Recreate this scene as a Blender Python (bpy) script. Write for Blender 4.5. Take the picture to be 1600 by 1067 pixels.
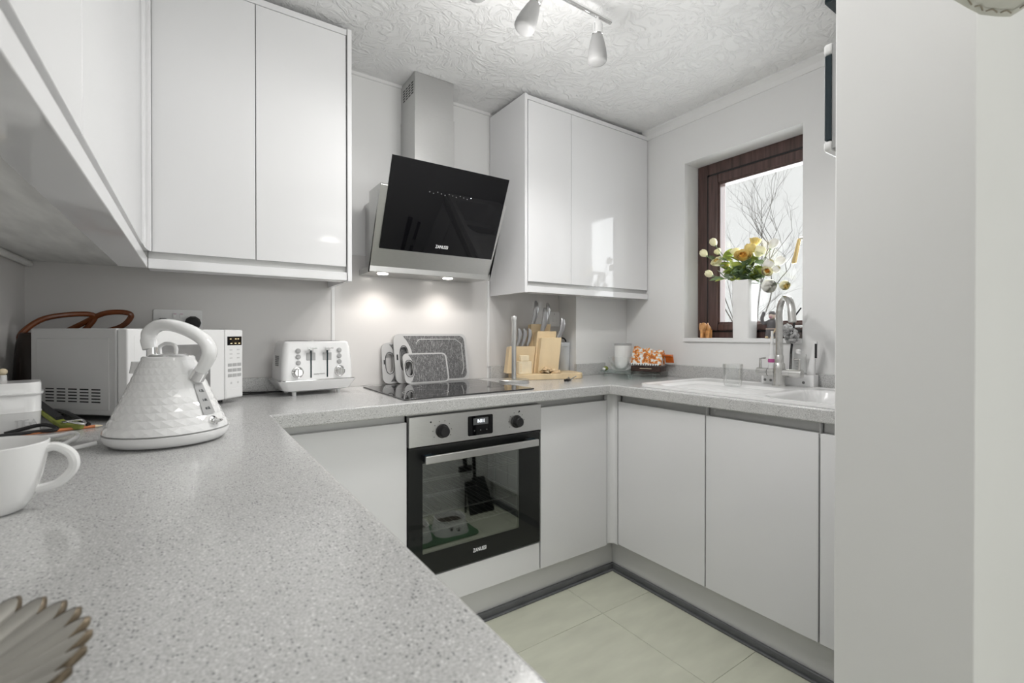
import bpy, bmesh, math, random
from mathutils import Vector, Matrix
for o in list(bpy.data.objects): bpy.data.objects.remove(o)
S = bpy.context.scene
C = S.collection
PI = math.pi
random.seed(7)

# ------------------------------------------------------------------ camera
cam = bpy.data.cameras.new('camera'); co = bpy.data.objects.new('camera', cam); C.objects.link(co)
cam.sensor_width = 36.0; cam.lens = 733.3 / 1600 * 36.0
cam.shift_y = -0.00526
cam.clip_start = 0.02; cam.clip_end = 200
co.location = (0, 0, 1.1477)
co.rotation_euler = (PI / 2 - 0.0046, 0, -0.5985)
cam.dof.use_dof = True; cam.dof.focus_distance = 1.9; cam.dof.aperture_fstop = 6.3
S.camera = co

# ------------------------------------------------------------------ world and exposure
W = bpy.data.worlds.new('overcast'); S.world = W; W.use_nodes = True
bg = W.node_tree.nodes['Background']; bg.inputs[0].default_value = (1.0, 1.0, 0.985, 1); bg.inputs[1].default_value = 0.42
S.view_settings.view_transform = 'Standard'; S.view_settings.look = 'None'
S.view_settings.gamma = 1.0; S.view_settings.use_curve_mapping = False
S.view_settings.exposure = 1.12

def area(name, loc, rot, sx, sy, power, col=(1, 1, 1)):
    l = bpy.data.lights.new(name, 'AREA'); l.shape = 'RECTANGLE'; l.size = sx; l.size_y = sy; l.energy = power; l.color = col
    o = bpy.data.objects.new(name, l); C.objects.link(o); o.location = loc; o.rotation_euler = rot
    return o
# added fill light at unseen patio doors behind the camera; daylight at the kitchen window
area('patio_fill', (1.25, -3.28, 1.15), (PI / 2, 0, 0), 2.6, 2.0, 13, (1, 0.99, 0.97))
area('kitchen_window_daylight', (2.60, 1.29, 1.62), (0, PI / 2, 0), 0.9, 0.6, 6, (0.97, 0.985, 1))
def spot(name, loc, direction, power, angle, radius, blend=0.6, col=(1, 0.97, 0.94)):
    l = bpy.data.lights.new(name, 'SPOT'); l.energy = power; l.spot_size = math.radians(angle); l.spot_blend = blend
    l.shadow_soft_size = radius; l.color = col
    o = bpy.data.objects.new(name, l); C.objects.link(o); o.location = loc
    o.rotation_euler = Vector(direction).to_track_quat('-Z', 'Y').to_euler()
    return o
SPOT_POWER = 4.2
FILL_POWER = 3.0
PENDANT_POWER = 11
HOOD_POWER = 1.2
DINING_POWER = 4

# ------------------------------------------------------------------ materials
MATS = {}
def nt(name):
    m = bpy.data.materials.new(name); m.use_nodes = True; MATS[name] = m
    n = m.node_tree; return m, n, n.nodes['Principled BSDF']
def setc(s, c): s.default_value = (c[0], c[1], c[2], 1)
def mat(name, col, rough=0.5, metal=0.0, var=0.04, scale=8.0, bump=0.0, bscale=60.0, stretch=None, coat=0.0, spec=0.5, trans=0.0, emis=None, estr=0.0, ior=1.45, sub=0.0):
    """procedural principled material: slight noise in colour and roughness, optional fine bump"""
    m, n, b = nt(name)
    N = n.nodes; L = n.links
    tc = N.new('ShaderNodeTexCoord')
    mp = N.new('ShaderNodeMapping'); L.new(tc.outputs['Object'], mp.inputs[0])
    if stretch: mp.inputs['Scale'].default_value = stretch
    tx = N.new('ShaderNodeTexNoise'); tx.inputs['Scale'].default_value = scale; tx.inputs['Detail'].default_value = 4
    L.new(mp.outputs[0], tx.inputs['Vector'])
    rp = N.new('ShaderNodeValToRGB'); L.new(tx.outputs['Fac'], rp.inputs[0])
    rp.color_ramp.elements[0].position = 0.3; rp.color_ramp.elements[1].position = 0.7
    rp.color_ramp.elements[0].color = tuple(max(0, c * (1 - var)) for c in col) + (1,)
    rp.color_ramp.elements[1].color = tuple(min(1, c * (1 + var)) for c in col) + (1,)
    L.new(rp.outputs[0], b.inputs['Base Color'])
    b.inputs['Roughness'].default_value = rough; b.inputs['Metallic'].default_value = metal
    b.inputs['Specular IOR Level'].default_value = spec; b.inputs['IOR'].default_value = ior
    b.inputs['Coat Weight'].default_value = coat; b.inputs['Coat Roughness'].default_value = 0.03
    b.inputs['Transmission Weight'].default_value = trans
    if sub: b.inputs['Subsurface Weight'].default_value = sub; b.inputs['Subsurface Radius'].default_value = (0.01, 0.01, 0.01)
    if emis: setc(b.inputs['Emission Color'], emis); b.inputs['Emission Strength'].default_value = estr
    if bump:
        t2 = N.new('ShaderNodeTexNoise'); t2.inputs['Scale'].default_value = bscale; t2.inputs['Detail'].default_value = 3
        L.new(mp.outputs[0], t2.inputs['Vector'])
        bp = N.new('ShaderNodeBump'); bp.inputs['Strength'].default_value = bump; bp.inputs['Distance'].default_value = 0.002
        L.new(t2.outputs['Fac'], bp.inputs['Height']); L.new(bp.outputs[0], b.inputs['Normal'])
    return m

def mat_glass(name, tint, refl, rough=0.0, gain=0.45):
    """thin glass pane: transparent body with a mirror share that grows at grazing angles"""
    m, n, b = nt(name); N = n.nodes; L = n.links; N.remove(b)
    out = N['Material Output']
    tr = N.new('ShaderNodeBsdfTransparent'); setc(tr.inputs[0], tint)
    gl = N.new('ShaderNodeBsdfGlossy'); gl.inputs['Roughness'].default_value = rough; setc(gl.inputs[0], (1, 1, 1))
    lw = N.new('ShaderNodeLayerWeight'); lw.inputs[0].default_value = 0.25
    mr = N.new('ShaderNodeMapRange'); mr.inputs['To Min'].default_value = refl; mr.inputs['To Max'].default_value = min(1, refl + gain)
    L.new(lw.outputs['Fresnel'], mr.inputs['Value'])
    mx = N.new('ShaderNodeMixShader'); L.new(mr.outputs[0], mx.inputs[0]); L.new(tr.outputs[0], mx.inputs[1]); L.new(gl.outputs[0], mx.inputs[2])
    L.new(mx.outputs[0], out.inputs[0])
    return m

def mat_worktop():
    m, n, b = nt('speckled_worktop'); N = n.nodes; L = n.links
    tc = N.new('ShaderNodeTexCoord')
    def noise(sc, det=3):
        t = N.new('ShaderNodeTexNoise'); t.inputs['Scale'].default_value = sc; t.inputs['Detail'].default_value = det
        L.new(tc.outputs['Object'], t.inputs['Vector']); return t
    def ramp(src, p0, p1, c0, c1):
        r = N.new('ShaderNodeValToRGB'); L.new(src, r.inputs[0]); e = r.color_ramp.elements
        e[0].position = p0; e[1].position = p1; e[0].color = (*c0, 1); e[1].color = (*c1, 1); return r
    def mix(fac, a, bb):
        x = N.new('ShaderNodeMix'); x.data_type = 'RGBA'; L.new(fac, x.inputs['Factor']); L.new(a, x.inputs['A']); L.new(bb, x.inputs['B']); return x.outputs['Result']
    base = ramp(noise(420, 3).outputs['Fac'], 0.30, 0.70, (0.40, 0.40, 0.395), (0.66, 0.66, 0.655))
    v = N.new('ShaderNodeTexVoronoi'); v.inputs['Scale'].default_value = 330; v.inputs['Randomness'].default_value = 1
    L.new(tc.outputs['Object'], v.inputs['Vector'])
    sep = N.new('ShaderNodeSeparateColor'); L.new(v.outputs['Color'], sep.inputs[0])
    dk = ramp(sep.outputs[0], 0.80, 0.84, (0, 0, 0), (1, 1, 1))
    core = ramp(v.outputs['Distance'], 0.25, 0.5, (1, 1, 1), (0, 0, 0))
    mm = N.new('ShaderNodeMath'); mm.operation = 'MULTIPLY'; L.new(dk.outputs[0], mm.inputs[0]); L.new(core.outputs[0], mm.inputs[1])
    dark = N.new('ShaderNodeRGB'); dark.outputs[0].default_value = (0.19, 0.19, 0.19, 1)
    c1 = mix(mm.outputs[0], base.outputs[0], dark.outputs[0])
    lt = ramp(sep.outputs[1], 0.84, 0.88, (0, 0, 0), (1, 1, 1))
    m2 = N.new('ShaderNodeMath'); m2.operation = 'MULTIPLY'; L.new(lt.outputs[0], m2.inputs[0]); L.new(core.outputs[0], m2.inputs[1])
    white = N.new('ShaderNodeRGB'); white.outputs[0].default_value = (0.76, 0.76, 0.75, 1)
    c2 = mix(m2.outputs[0], c1, white.outputs[0])
    L.new(c2, b.inputs['Base Color']); b.inputs['Roughness'].default_value = 0.16; b.inputs['Specular IOR Level'].default_value = 0.5
    return m

def mat_ceiling():
    m, n, b = nt('artex_ceiling'); N = n.nodes; L = n.links
    setc(b.inputs['Base Color'], (0.84, 0.84, 0.84)); b.inputs['Roughness'].default_value = 0.7
    tc = N.new('ShaderNodeTexCoord')
    ds = N.new('ShaderNodeTexNoise'); ds.inputs['Scale'].default_value = 5; L.new(tc.outputs['Object'], ds.inputs['Vector'])
    mx = N.new('ShaderNodeMix'); mx.data_type = 'RGBA'; mx.blend_type = 'LINEAR_LIGHT'; mx.inputs['Factor'].default_value = 0.16
    L.new(tc.outputs['Object'], mx.inputs['A']); L.new(ds.outputs['Color'], mx.inputs['B'])
    wv = N.new('ShaderNodeTexNoise'); wv.inputs['Scale'].default_value = 16; wv.inputs['Detail'].default_value = 5; wv.inputs['Distortion'].default_value = 2.2
    L.new(mx.outputs['Result'], wv.inputs['Vector'])
    rp = N.new('ShaderNodeValToRGB'); L.new(wv.outputs['Fac'], rp.inputs[0]); rp.color_ramp.elements[0].position = 0.46; rp.color_ramp.elements[1].position = 0.66
    bp = N.new('ShaderNodeBump'); bp.inputs['Strength'].default_value = 0.5; bp.inputs['Distance'].default_value = 0.010
    L.new(rp.outputs[0], bp.inputs['Height']); L.new(bp.outputs[0], b.inputs['Normal'])
    return m

M_WALL = mat('wall_paint', (0.80, 0.80, 0.795), 0.55, var=0.012, scale=3, bump=0.05, bscale=90)
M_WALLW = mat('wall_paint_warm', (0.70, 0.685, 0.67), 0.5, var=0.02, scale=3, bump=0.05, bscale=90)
M_CEIL = mat_ceiling()
M_SPLASH = mat('splashback_grey', (0.66, 0.645, 0.635), 0.18, var=0.015, scale=2)
M_GLOSS = mat('gloss_white_door', (0.80, 0.80, 0.81), 0.05, var=0.006, scale=2, spec=0.45)
M_CARC = mat('white_carcass', (0.80, 0.80, 0.80), 0.3, var=0.01)
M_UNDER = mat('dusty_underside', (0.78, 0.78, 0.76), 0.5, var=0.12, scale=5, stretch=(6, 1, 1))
M_CHAN = mat('grey_channel', (0.50, 0.50, 0.495), 0.3, metal=0.2, var=0.02)
M_PLINTH = mat('plinth_grey', (0.68, 0.68, 0.675), 0.16, var=0.02, scale=3)
M_SEAL = mat('dark_seal', (0.13, 0.135, 0.14), 0.35, var=0.15, scale=12)
M_TOP = mat_worktop()
M_TILE = mat('vinyl_tile', (0.63, 0.64, 0.53), 0.33, var=0.075, scale=4.5, stretch=(1, 3.2, 1), bump=0.06, bscale=40)
M_GROUT = mat('tile_joint', (0.62, 0.63, 0.55), 0.6)
M_STEEL = mat('brushed_steel', (0.62, 0.62, 0.61), 0.30, metal=1.0, var=0.05, scale=60, stretch=(1, 1, 30), bump=0.02, bscale=200)
M_STEELV = mat('brushed_steel_flue', (0.58, 0.58, 0.575), 0.33, metal=1.0, var=0.05, scale=60, stretch=(1, 1, 40))
M_CHROME = mat('chrome', (0.80, 0.80, 0.80), 0.08, metal=1.0, var=0.01)
M_RACK = mat('rack_wire', (0.72, 0.72, 0.72), 0.25, metal=0.3, var=0.02)
M_KNIFE = mat('knife_steel', (0.42, 0.42, 0.43), 0.28, metal=1.0, var=0.05, scale=30)
M_SATIN = mat('satin_nickel', (0.62, 0.615, 0.60), 0.27, metal=1.0, var=0.03, scale=30)
M_BLKGLASS = mat('black_glass', (0.004, 0.004, 0.005), 0.02, var=0.0, spec=0.4)
M_HOB = mat('hob_glass', (0.012, 0.012, 0.013), 0.04, var=0.1, spec=0.8, ior=1.6)
M_BLK = mat('black_plastic', (0.014, 0.014, 0.015), 0.3, var=0.1)
M_BLKM = mat('black_matt', (0.012, 0.012, 0.013), 0.55, var=0.1)
M_NAVY = mat('dark_teal_panel', (0.012, 0.025, 0.032), 0.25, var=0.1)
M_OVENIN = mat('oven_enamel', (0.10, 0.10, 0.10), 0.35, var=0.15)
M_OVENGLASS = mat_glass('oven_glass', (0.86, 0.87, 0.86), 0.006, gain=0.2)
M_OVENPANE = mat_glass('oven_inner_pane', (0.85, 0.86, 0.85), 0.28)
M_PANE = mat_glass('window_pane', (0.97, 0.98, 0.98), 0.02)
M_CLEAR = mat_glass('clear_glass', (0.985, 0.99, 0.988), 0.05)
M_GREENGL = mat_glass('green_edge_glass', (0.84, 0.91, 0.89), 0.08)
M_MWGLASS = mat('microwave_screen', (0.23, 0.23, 0.23), 0.15, var=0.1, scale=30)
M_WHITEP = mat('white_plastic', (0.83, 0.83, 0.83), 0.22, var=0.01)
M_GLOSSP = mat('white_gloss_plastic', (0.86, 0.86, 0.86), 0.10, var=0.006, coat=0.3)
M_CERAM = mat('white_ceramic', (0.86, 0.86, 0.855), 0.10, var=0.01)
M_SINK = mat('white_sink', (0.86, 0.86, 0.86), 0.18, var=0.01)
M_MWSIDE = mat('microwave_side', (0.62, 0.62, 0.62), 0.35, var=0.01)
M_GREYP = mat('grey_plastic', (0.42, 0.42, 0.42), 0.35, var=0.03)
M_LGREY = mat('light_grey_plastic', (0.44, 0.44, 0.44), 0.4, var=0.02)
M_INK = mat('grey_print', (0.20, 0.20, 0.20), 0.5, var=0.02)
M_INKL = mat('pale_print', (0.60, 0.60, 0.60), 0.5, var=0.02)
M_WHITEINK = mat('white_print', (0.75, 0.75, 0.75), 0.4, emis=(1, 1, 1), estr=0.15)
M_LED = mat('led_digits', (0.9, 0.9, 1.0), 0.4, emis=(0.85, 0.9, 1.0), estr=1.1)
M_LEDW = mat('led_amber', (0.9, 0.7, 0.4), 0.4, emis=(1.0, 0.75, 0.4), estr=0.5)
M_LAMP = mat('hood_lamp_lens', (1, 1, 1), 0.4, emis=(1, 0.95, 0.88), estr=9)
M_BULB = mat('bulb', (1, 1, 1), 0.4, emis=(1, 0.97, 0.93), estr=6)
M_FROST = mat('frosted_shade', (0.36, 0.36, 0.36), 0.45, var=0.02)
M_SHADE = mat('fabric_shade', (0.80, 0.79, 0.75), 0.8, var=0.03, scale=40, bump=0.15, bscale=300)
M_STITCH = mat('brown_stitch', (0.34, 0.30, 0.24), 0.7)
M_WOOD = mat('pale_beech', (0.76, 0.60, 0.38), 0.5, var=0.12, scale=9, stretch=(1, 1, 0.18), bump=0.05, bscale=40)
M_WOODC = mat('carved_pale_wood', (0.82, 0.70, 0.50), 0.55, var=0.08, scale=20)
M_BARK = mat('bark_flakes', (0.62, 0.46, 0.28), 0.7, var=0.35, scale=60)
def wood_frame():
    return mat('dark_rosewood', (0.085, 0.050, 0.045), 0.28, var=0.35, scale=14, stretch=(6, 6, 0.4), bump=0.08, bscale=60)
M_ROSEW = wood_frame()
M_GASKET = mat('black_gasket', (0.012, 0.011, 0.011), 0.5)
M_BRASS = mat('brass', (0.72, 0.55, 0.26), 0.22, metal=0.85, var=0.05)
M_BOARD = None
def mat_board():
    m, n, b = nt('scratched_board'); N = n.nodes; L = n.links
    tc = N.new('ShaderNodeTexCoord'); mp = N.new('ShaderNodeMapping'); mp.inputs['Scale'].default_value = (40, 40, 7); mp.inputs['Rotation'].default_value = (0, 0.45, 0)
    L.new(tc.outputs['Object'], mp.inputs[0])
    a = N.new('ShaderNodeTexNoise'); a.inputs['Scale'].default_value = 9; a.inputs['Detail'].default_value = 6; L.new(mp.outputs[0], a.inputs['Vector'])
    s = N.new('ShaderNodeTexNoise'); s.inputs['Scale'].default_value = 420; L.new(tc.outputs['Object'], s.inputs['Vector'])
    r = N.new('ShaderNodeValToRGB'); L.new(a.outputs['Fac'], r.inputs[0]); r.color_ramp.elements[0].position = 0.52; r.color_ramp.elements[1].position = 0.75
    r.color_ramp.elements[0].color = (0.055, 0.055, 0.058, 1); r.color_ramp.elements[1].color = (0.55, 0.55, 0.55, 1)
    r2 = N.new('ShaderNodeValToRGB'); L.new(s.outputs['Fac'], r2.inputs[0]); r2.color_ramp.elements[0].position = 0.45; r2.color_ramp.elements[1].position = 0.72
    r2.color_ramp.elements[0].color = (0.06, 0.06, 0.062, 1); r2.color_ramp.elements[1].color = (0.36, 0.36, 0.36, 1)
    mx = N.new('ShaderNodeMix'); mx.data_type = 'RGBA'; mx.inputs['Factor'].default_value = 0.5; L.new(r.outputs[0], mx.inputs['A']); L.new(r2.outputs[0], mx.inputs['B'])
    L.new(mx.outputs['Result'], b.inputs['Base Color']); b.inputs['Roughness'].default_value = 0.5
    return m
M_BOARD = mat_board()
M_LEATHER = mat('dark_leather', (0.022, 0.014, 0.011), 0.38, var=0.3, scale=12, bump=0.2, bscale=80)
M_TAN = mat('tan_leather', (0.15, 0.045, 0.016), 0.2, var=0.7, scale=7, bump=0.1, bscale=60)
M_LEAF = mat('rose_leaf', (0.33, 0.40, 0.09), 0.4, var=0.45, scale=25)
M_LEAFD = mat('rose_leaf_dark', (0.18, 0.26, 0.14), 0.45, var=0.4, scale=25)
M_STEM = mat('rose_stem', (0.20, 0.26, 0.15), 0.5, var=0.3, scale=20)
M_CREAM = mat('cream_petal', (0.92, 0.86, 0.58), 0.6, var=0.12, scale=30, sub=0.1)
M_WHITEPET = mat('white_petal', (0.90, 0.89, 0.84), 0.6, var=0.08, scale=30, sub=0.1)
M_YELLOW = mat('yellow_petal', (0.84, 0.66, 0.24), 0.6, var=0.15, scale=30, sub=0.1)
M_AMBER = mat('amber_heart', (0.80, 0.43, 0.08), 0.6, var=0.2, scale=40)
M_ELEPH = mat('orange_stone', (0.66, 0.33, 0.12), 0.3, var=0.4, scale=22)
M_GREYST = mat('grey_resin', (0.11, 0.105, 0.11), 0.5, var=0.3, scale=30)
M_FACE = mat('pale_resin', (0.62, 0.50, 0.44), 0.5, var=0.1)
M_FUR = mat('grey_fleece', (0.40, 0.40, 0.40), 0.9, var=0.35, scale=60, bump=0.6, bscale=120)
M_PINK = mat('pink_collar', (0.50, 0.10, 0.30), 0.3)
M_ORANGE = mat('orange_foil', (0.72, 0.16, 0.02), 0.3, var=0.25, scale=25)
M_CHOC = mat('chocolate_foil', (0.055, 0.030, 0.026), 0.25, var=0.4, scale=20)
M_PENCIL = mat('orange_pencil', (0.70, 0.25, 0.10), 0.35)
M_OLIVE = mat('olive_plastic', (0.22, 0.25, 0.05), 0.25, var=0.3, scale=40)
M_CANB = mat('pale_blue_enamel', (0.60, 0.63, 0.66), 0.3, var=0.02)
M_PEWTER = mat('pewter', (0.50, 0.485, 0.45), 0.4, metal=0.6, var=0.12, scale=20)
M_PEWEDGE = mat('bronze_edge', (0.14, 0.11, 0.075), 0.4, metal=0.6, var=0.3, scale=30)
M_MAT = mat('green_mat', (0.10, 0.20, 0.11), 0.6, var=0.2)
M_BOWLIN = mat('kibble', (0.10, 0.085, 0.07), 0.8, var=0.4, scale=90)
M_BARKT = mat('tree_bark', (0.15, 0.135, 0.12), 0.8, var=0.3, scale=6)
M_TWIG = mat('hedge_twig', (0.30, 0.26, 0.21), 0.8, var=0.3, scale=6)
M_GRASS = mat('winter_grass', (0.42, 0.42, 0.33), 0.9, var=0.2, scale=2)
M_CARD = mat('white_card', (0.80, 0.80, 0.80), 0.5)
def mat_packet():
    m, n, b = nt('printed_snack_foil'); N = n.nodes; L = n.links
    tc = N.new('ShaderNodeTexCoord')
    v = N.new('ShaderNodeTexNoise'); v.inputs['Scale'].default_value = 55; v.inputs['Detail'].default_value = 5; L.new(tc.outputs['Object'], v.inputs['Vector'])
    r = N.new('ShaderNodeValToRGB'); L.new(v.outputs['Fac'], r.inputs[0]); r.color_ramp.interpolation = 'CONSTANT'
    e = r.color_ramp.elements; e[0].position = 0; e[0].color = (0.40, 0.12, 0.03, 1); e[1].position = 0.44; e[1].color = (0.80, 0.28, 0.03, 1)
    a = e.new(0.51); a.color = (0.60, 0.56, 0.50, 1); c = e.new(0.58); c.color = (0.80, 0.79, 0.76, 1)
    L.new(r.outputs[0], b.inputs['Base Color']); b.inputs['Roughness'].default_value = 0.25
    return m
M_PACK = mat_packet()

# ------------------------------------------------------------------ mesh helpers
class MB:
    def __init__(s): s.v = []; s.f = []
    def add(s, vs, fs):
        b = len(s.v); s.v += [tuple(v) for v in vs]; s.f += [tuple(i + b for i in f) for f in fs]; return s
    def box(s, x0, x1, y0, y1, z0, z1):
        v = [(x0, y0, z0), (x1, y0, z0), (x1, y1, z0), (x0, y1, z0), (x0, y0, z1), (x1, y0, z1), (x1, y1, z1), (x0, y1, z1)]
        return s.add(v, [(3, 2, 1, 0), (4, 5, 6, 7), (0, 1, 5, 4), (1, 2, 6, 5), (2, 3, 7, 6), (3, 0, 4, 7)])
    def prism(s, pts, ax, a0, a1):
        def mk(p, a): return {'z': (p[0], p[1], a), 'y': (p[0], a, p[1]), 'x': (a, p[0], p[1])}[ax]
        n = len(pts); v = [mk(p, a0) for p in pts] + [mk(p, a1) for p in pts]
        f = [tuple(range(n))[::-1], tuple(range(n, 2 * n))] + [(i, (i + 1) % n, n + (i + 1) % n, n + i) for i in range(n)]
        return s.add(v, f)
    def loft(s, rings, cap0=True, cap1=True, closed=True):
        n = len(rings[0]); v = [p for r in rings for p in r]; f = []
        for k in range(len(rings) - 1):
            for i in range(n if closed else n - 1):
                j = (i + 1) % n; f.append((k * n + i, k * n + j, (k + 1) * n + j, (k + 1) * n + i))
        if cap0: f.append(tuple(range(n))[::-1])
        if cap1: f.append(tuple(range((len(rings) - 1) * n, len(rings) * n)))
        return s.add(v, f)
    def lathe(s, prof, n=24, c=(0, 0, 0), cap0=True, cap1=True):
        rings = [[(c[0] + r * math.cos(2 * PI * i / n), c[1] + r * math.sin(2 * PI * i / n), c[2] + z) for i in range(n)] for r, z in prof]
        return s.loft(rings, cap0, cap1)
    def tube(s, path, r, n=8, cap=True):
        P = [Vector(p) for p in path]; R = r if isinstance(r, (list, tuple)) else [r] * len(P)
        rings = []; up = None
        for i, p in enumerate(P):
            t = (P[min(i + 1, len(P) - 1)] - P[max(i - 1, 0)]).normalized()
            if up is None:
                a = Vector((0, 0, 1)) if abs(t.z) < 0.9 else Vector((1, 0, 0)); up = t.cross(a).normalized()
            up = (up - t * up.dot(t)).normalized(); sd = t.cross(up)
            rings.append([tuple(p + up * (R[i] * math.cos(2 * PI * k / n)) + sd * (R[i] * math.sin(2 * PI * k / n))) for k in range(n)])
        return s.loft(rings, cap, cap)
    def ball(s, c, r, nu=14, nv=9):
        r = r if isinstance(r, (tuple, list)) else (r, r, r)
        rings = []
        for j in range(nv + 1):
            a = -PI / 2 + PI * j / nv; k = max(math.cos(a), 0.02)
            rings.append([(c[0] + r[0] * k * math.cos(2 * PI * i / nu), c[1] + r[1] * k * math.sin(2 * PI * i / nu), c[2] + r[2] * math.sin(a)) for i in range(nu)])
        return s.loft(rings)
    def xf(s, mtx): s.v = [tuple(mtx @ Vector(p)) for p in s.v]; return s
    def obj(s, name, m, parent=None, bevel=0.0, seg=2, smooth=35, loc=None):
        me = bpy.data.meshes.new(name); me.from_pydata(s.v, [], s.f); me.update()
        bm = bmesh.new(); bm.from_mesh(me); bmesh.ops.recalc_face_normals(bm, faces=bm.faces); bm.to_mesh(me); bm.free()
        if smooth is not None:
            me.polygons.foreach_set('use_smooth', [True] * len(me.polygons)); me.set_sharp_from_angle(angle=math.radians(smooth))
        me.materials.append(m)
        o = bpy.data.objects.new(name, me); C.objects.link(o)
        if parent: o.parent = parent
        if loc: o.location = loc
        if bevel:
            b = o.modifiers.new('bevel', 'BEVEL'); b.width = bevel; b.segments = seg; b.limit_method = 'ANGLE'; b.angle_limit = math.radians(40); b.harden_normals = True
        return o
def rrect(cx, cy, w, h, r, n=5):
    p = []
    for (sx, sy, a0) in ((1, 1, 0), (-1, 1, 90), (-1, -1, 180), (1, -1, 270)):
        for k in range(n + 1):
            a = math.radians(a0 + 90 * k / n); p.append((cx + sx * (w / 2 - r) + r * math.cos(a), cy + sy * (h / 2 - r) + r * math.sin(a)))
    return p
def bezier(pts, n=10):
    """Catmull-Rom through the points"""
    P = [Vector(p) for p in pts]; Q = [P[0] * 2 - P[1]] + P + [P[-1] * 2 - P[-2]]; out = []
    for i in range(1, len(Q) - 2):
        for k in range(n):
            t = k / n; a, b, c, d = Q[i - 1:i + 3]
            out.append(0.5 * ((2 * b) + (c - a) * t + (2 * a - 5 * b + 4 * c - d) * t * t + (3 * b - a - 3 * c + d) * t ** 3))
    return [tuple(v) for v in out] + [tuple(P[-1])]
def thing(name, label, cat, loc=(0, 0, 0), rotz=0.0, group=None, rot=None):
    o = bpy.data.objects.new(name, None); C.objects.link(o); o.empty_display_size = 0.05
    o.location = loc; o.rotation_euler = rot if rot else (0, 0, rotz)
    return tag(o, label, cat, group)
def tag(o, label, cat, group=None):
    o['label'] = label; o['category'] = cat
    if group: o['group'] = group
    return o
def struct(o, label=None):
    o['kind'] = 'structure'
    if label: o['label'] = label
    return o
def box(name, m, parent, x0, x1, y0, y1, z0, z1, bevel=0.0, seg=2):
    return MB().box(x0, x1, y0, y1, z0, z1).obj(name, m, parent, bevel, seg)
def text(name, body, size, m, parent, loc, rot, sx=1.0, ext=0.0003, align='CENTER'):
    cu = bpy.data.curves.new(name, 'FONT'); cu.body = body; cu.size = size; cu.align_x = align; cu.align_y = 'CENTER'; cu.extrude = ext; cu.resolution_u = 3
    t = bpy.data.objects.new(name, cu); C.objects.link(t)
    dg = bpy.context.evaluated_depsgraph_get(); me = bpy.data.meshes.new_from_object(t.evaluated_get(dg))
    bpy.data.objects.remove(t); bpy.data.curves.remove(cu)
    for v in me.vertices: v.co.x *= sx
    me.materials.clear(); me.materials.append(m)
    o = bpy.data.objects.new(name, me); C.objects.link(o); o.parent = parent; o.location = loc; o.rotation_euler = rot
    return o
def copy_tree(o, parent=None):
    c = o.copy(); C.objects.link(c); c.parent = parent
    for ch in list(o.children): copy_tree(ch, c)
    return c

# ================================================================== SETTING
WL, YW, XW, ZC = -0.451, 2.168, 2.232, 2.335
CT = 0.910
X1, Y0, XE = 1.10, -3.20, 3.30       # partition end, rear of dining side, far right of dining side
PY0, PY1 = 0.2145, 0.427             # faces of the partition wall

fl = struct(MB().box(WL - 0.1, XE + 0.1, Y0 - 0.1, YW + 0.1, -0.08, -0.003).obj('floor', M_GROUT))
tw, th = 0.462, 0.478
tile_mesh = None
for i in range(-4, 5):
    for j in range(-9, 4):
        x = 1.392 + i * tw; y = 0.901 + j * th
        x0, x1, y0, y1 = max(x, WL), min(x + tw, XE), max(y, Y0), min(y + th, YW)
        if x1 - x0 < 0.02 or y1 - y0 < 0.02: continue
        full = abs(x1 - x0 - tw) < 1e-6 and abs(y1 - y0 - th) < 1e-6
        if full and tile_mesh:
            o = bpy.data.objects.new('floor_tile', tile_mesh); C.objects.link(o); o.parent = fl; o.location = (x, y, 0)
            md = o.modifiers.new('bevel', 'BEVEL'); md.width = 0.0008; md.segments = 1
        else:
            o = MB().box(0.0006, x1 - x0 - 0.0006, 0.0006, y1 - y0 - 0.0006, -0.004, 0).obj('floor_tile', M_TILE, fl, 0.0008, 1, loc=(x0, y0, 0))
            if full: tile_mesh = o.data
ceil = struct(MB().box(WL - 0.1, XE + 0.1, Y0 - 0.1, YW + 0.1, ZC, ZC + 0.08).obj('ceiling', M_CEIL))
struct(box('wall_back', M_WALL, None, WL - 0.1, XW + 0.35, YW, YW + 0.1, 0, ZC))
struct(box('wall_left', M_WALLW, None, WL - 0.1, WL, Y0 - 0.1, YW, 0, ZC))
# right wall with the window opening
WY0, WY1, WZ0, WZ1 = 0.992, 1.595, 1.126, 2.080
wr = MB(); T = 0.26; FY0 = 0.862
wr.box(XW, XW + 0.1185, PY1 - 0.02, WY0, 0, ZC).box(XW + 0.1185, XW + T, PY1 - 0.02, FY0, 0, ZC).box(XW + 0.1185, XW + T, FY0, WY0, 0, WZ0 - 0.02).box(XW + 0.1185, XW + T, FY0, WY0, WZ1, ZC).box(XW, XW + T, WY1, YW, 0, ZC).box(XW, XW + T, WY0, WY1, 0, WZ0 - 0.02).box(XW, XW + T, WY0, WY1, WZ1, ZC)
struct(wr.obj('wall_right', M_WALL))
struct(box('wall_front', M_WALL, None, X1, XE, PY0, PY1, 0, ZC, 0.003))
struct(box('baseboard_front', M_CARC, None, X1 + 0.05, 1.66, PY1, PY1 + 0.016, 0, 0.12, 0.004))
struct(box('wall_dining', M_WALL, None, XE, XE + 0.1, Y0, PY1, 0, ZC))
rw = MB(); rw.box(WL - 0.1, -0.05, Y0 - 0.1, Y0, 0, ZC).box(2.55, XE + 0.1, Y0 - 0.1, Y0, 0, ZC).box(-0.05, 2.55, Y0 - 0.1, Y0, 2.12, ZC)
struct(rw.obj('wall_rear', M_WALL))
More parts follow.
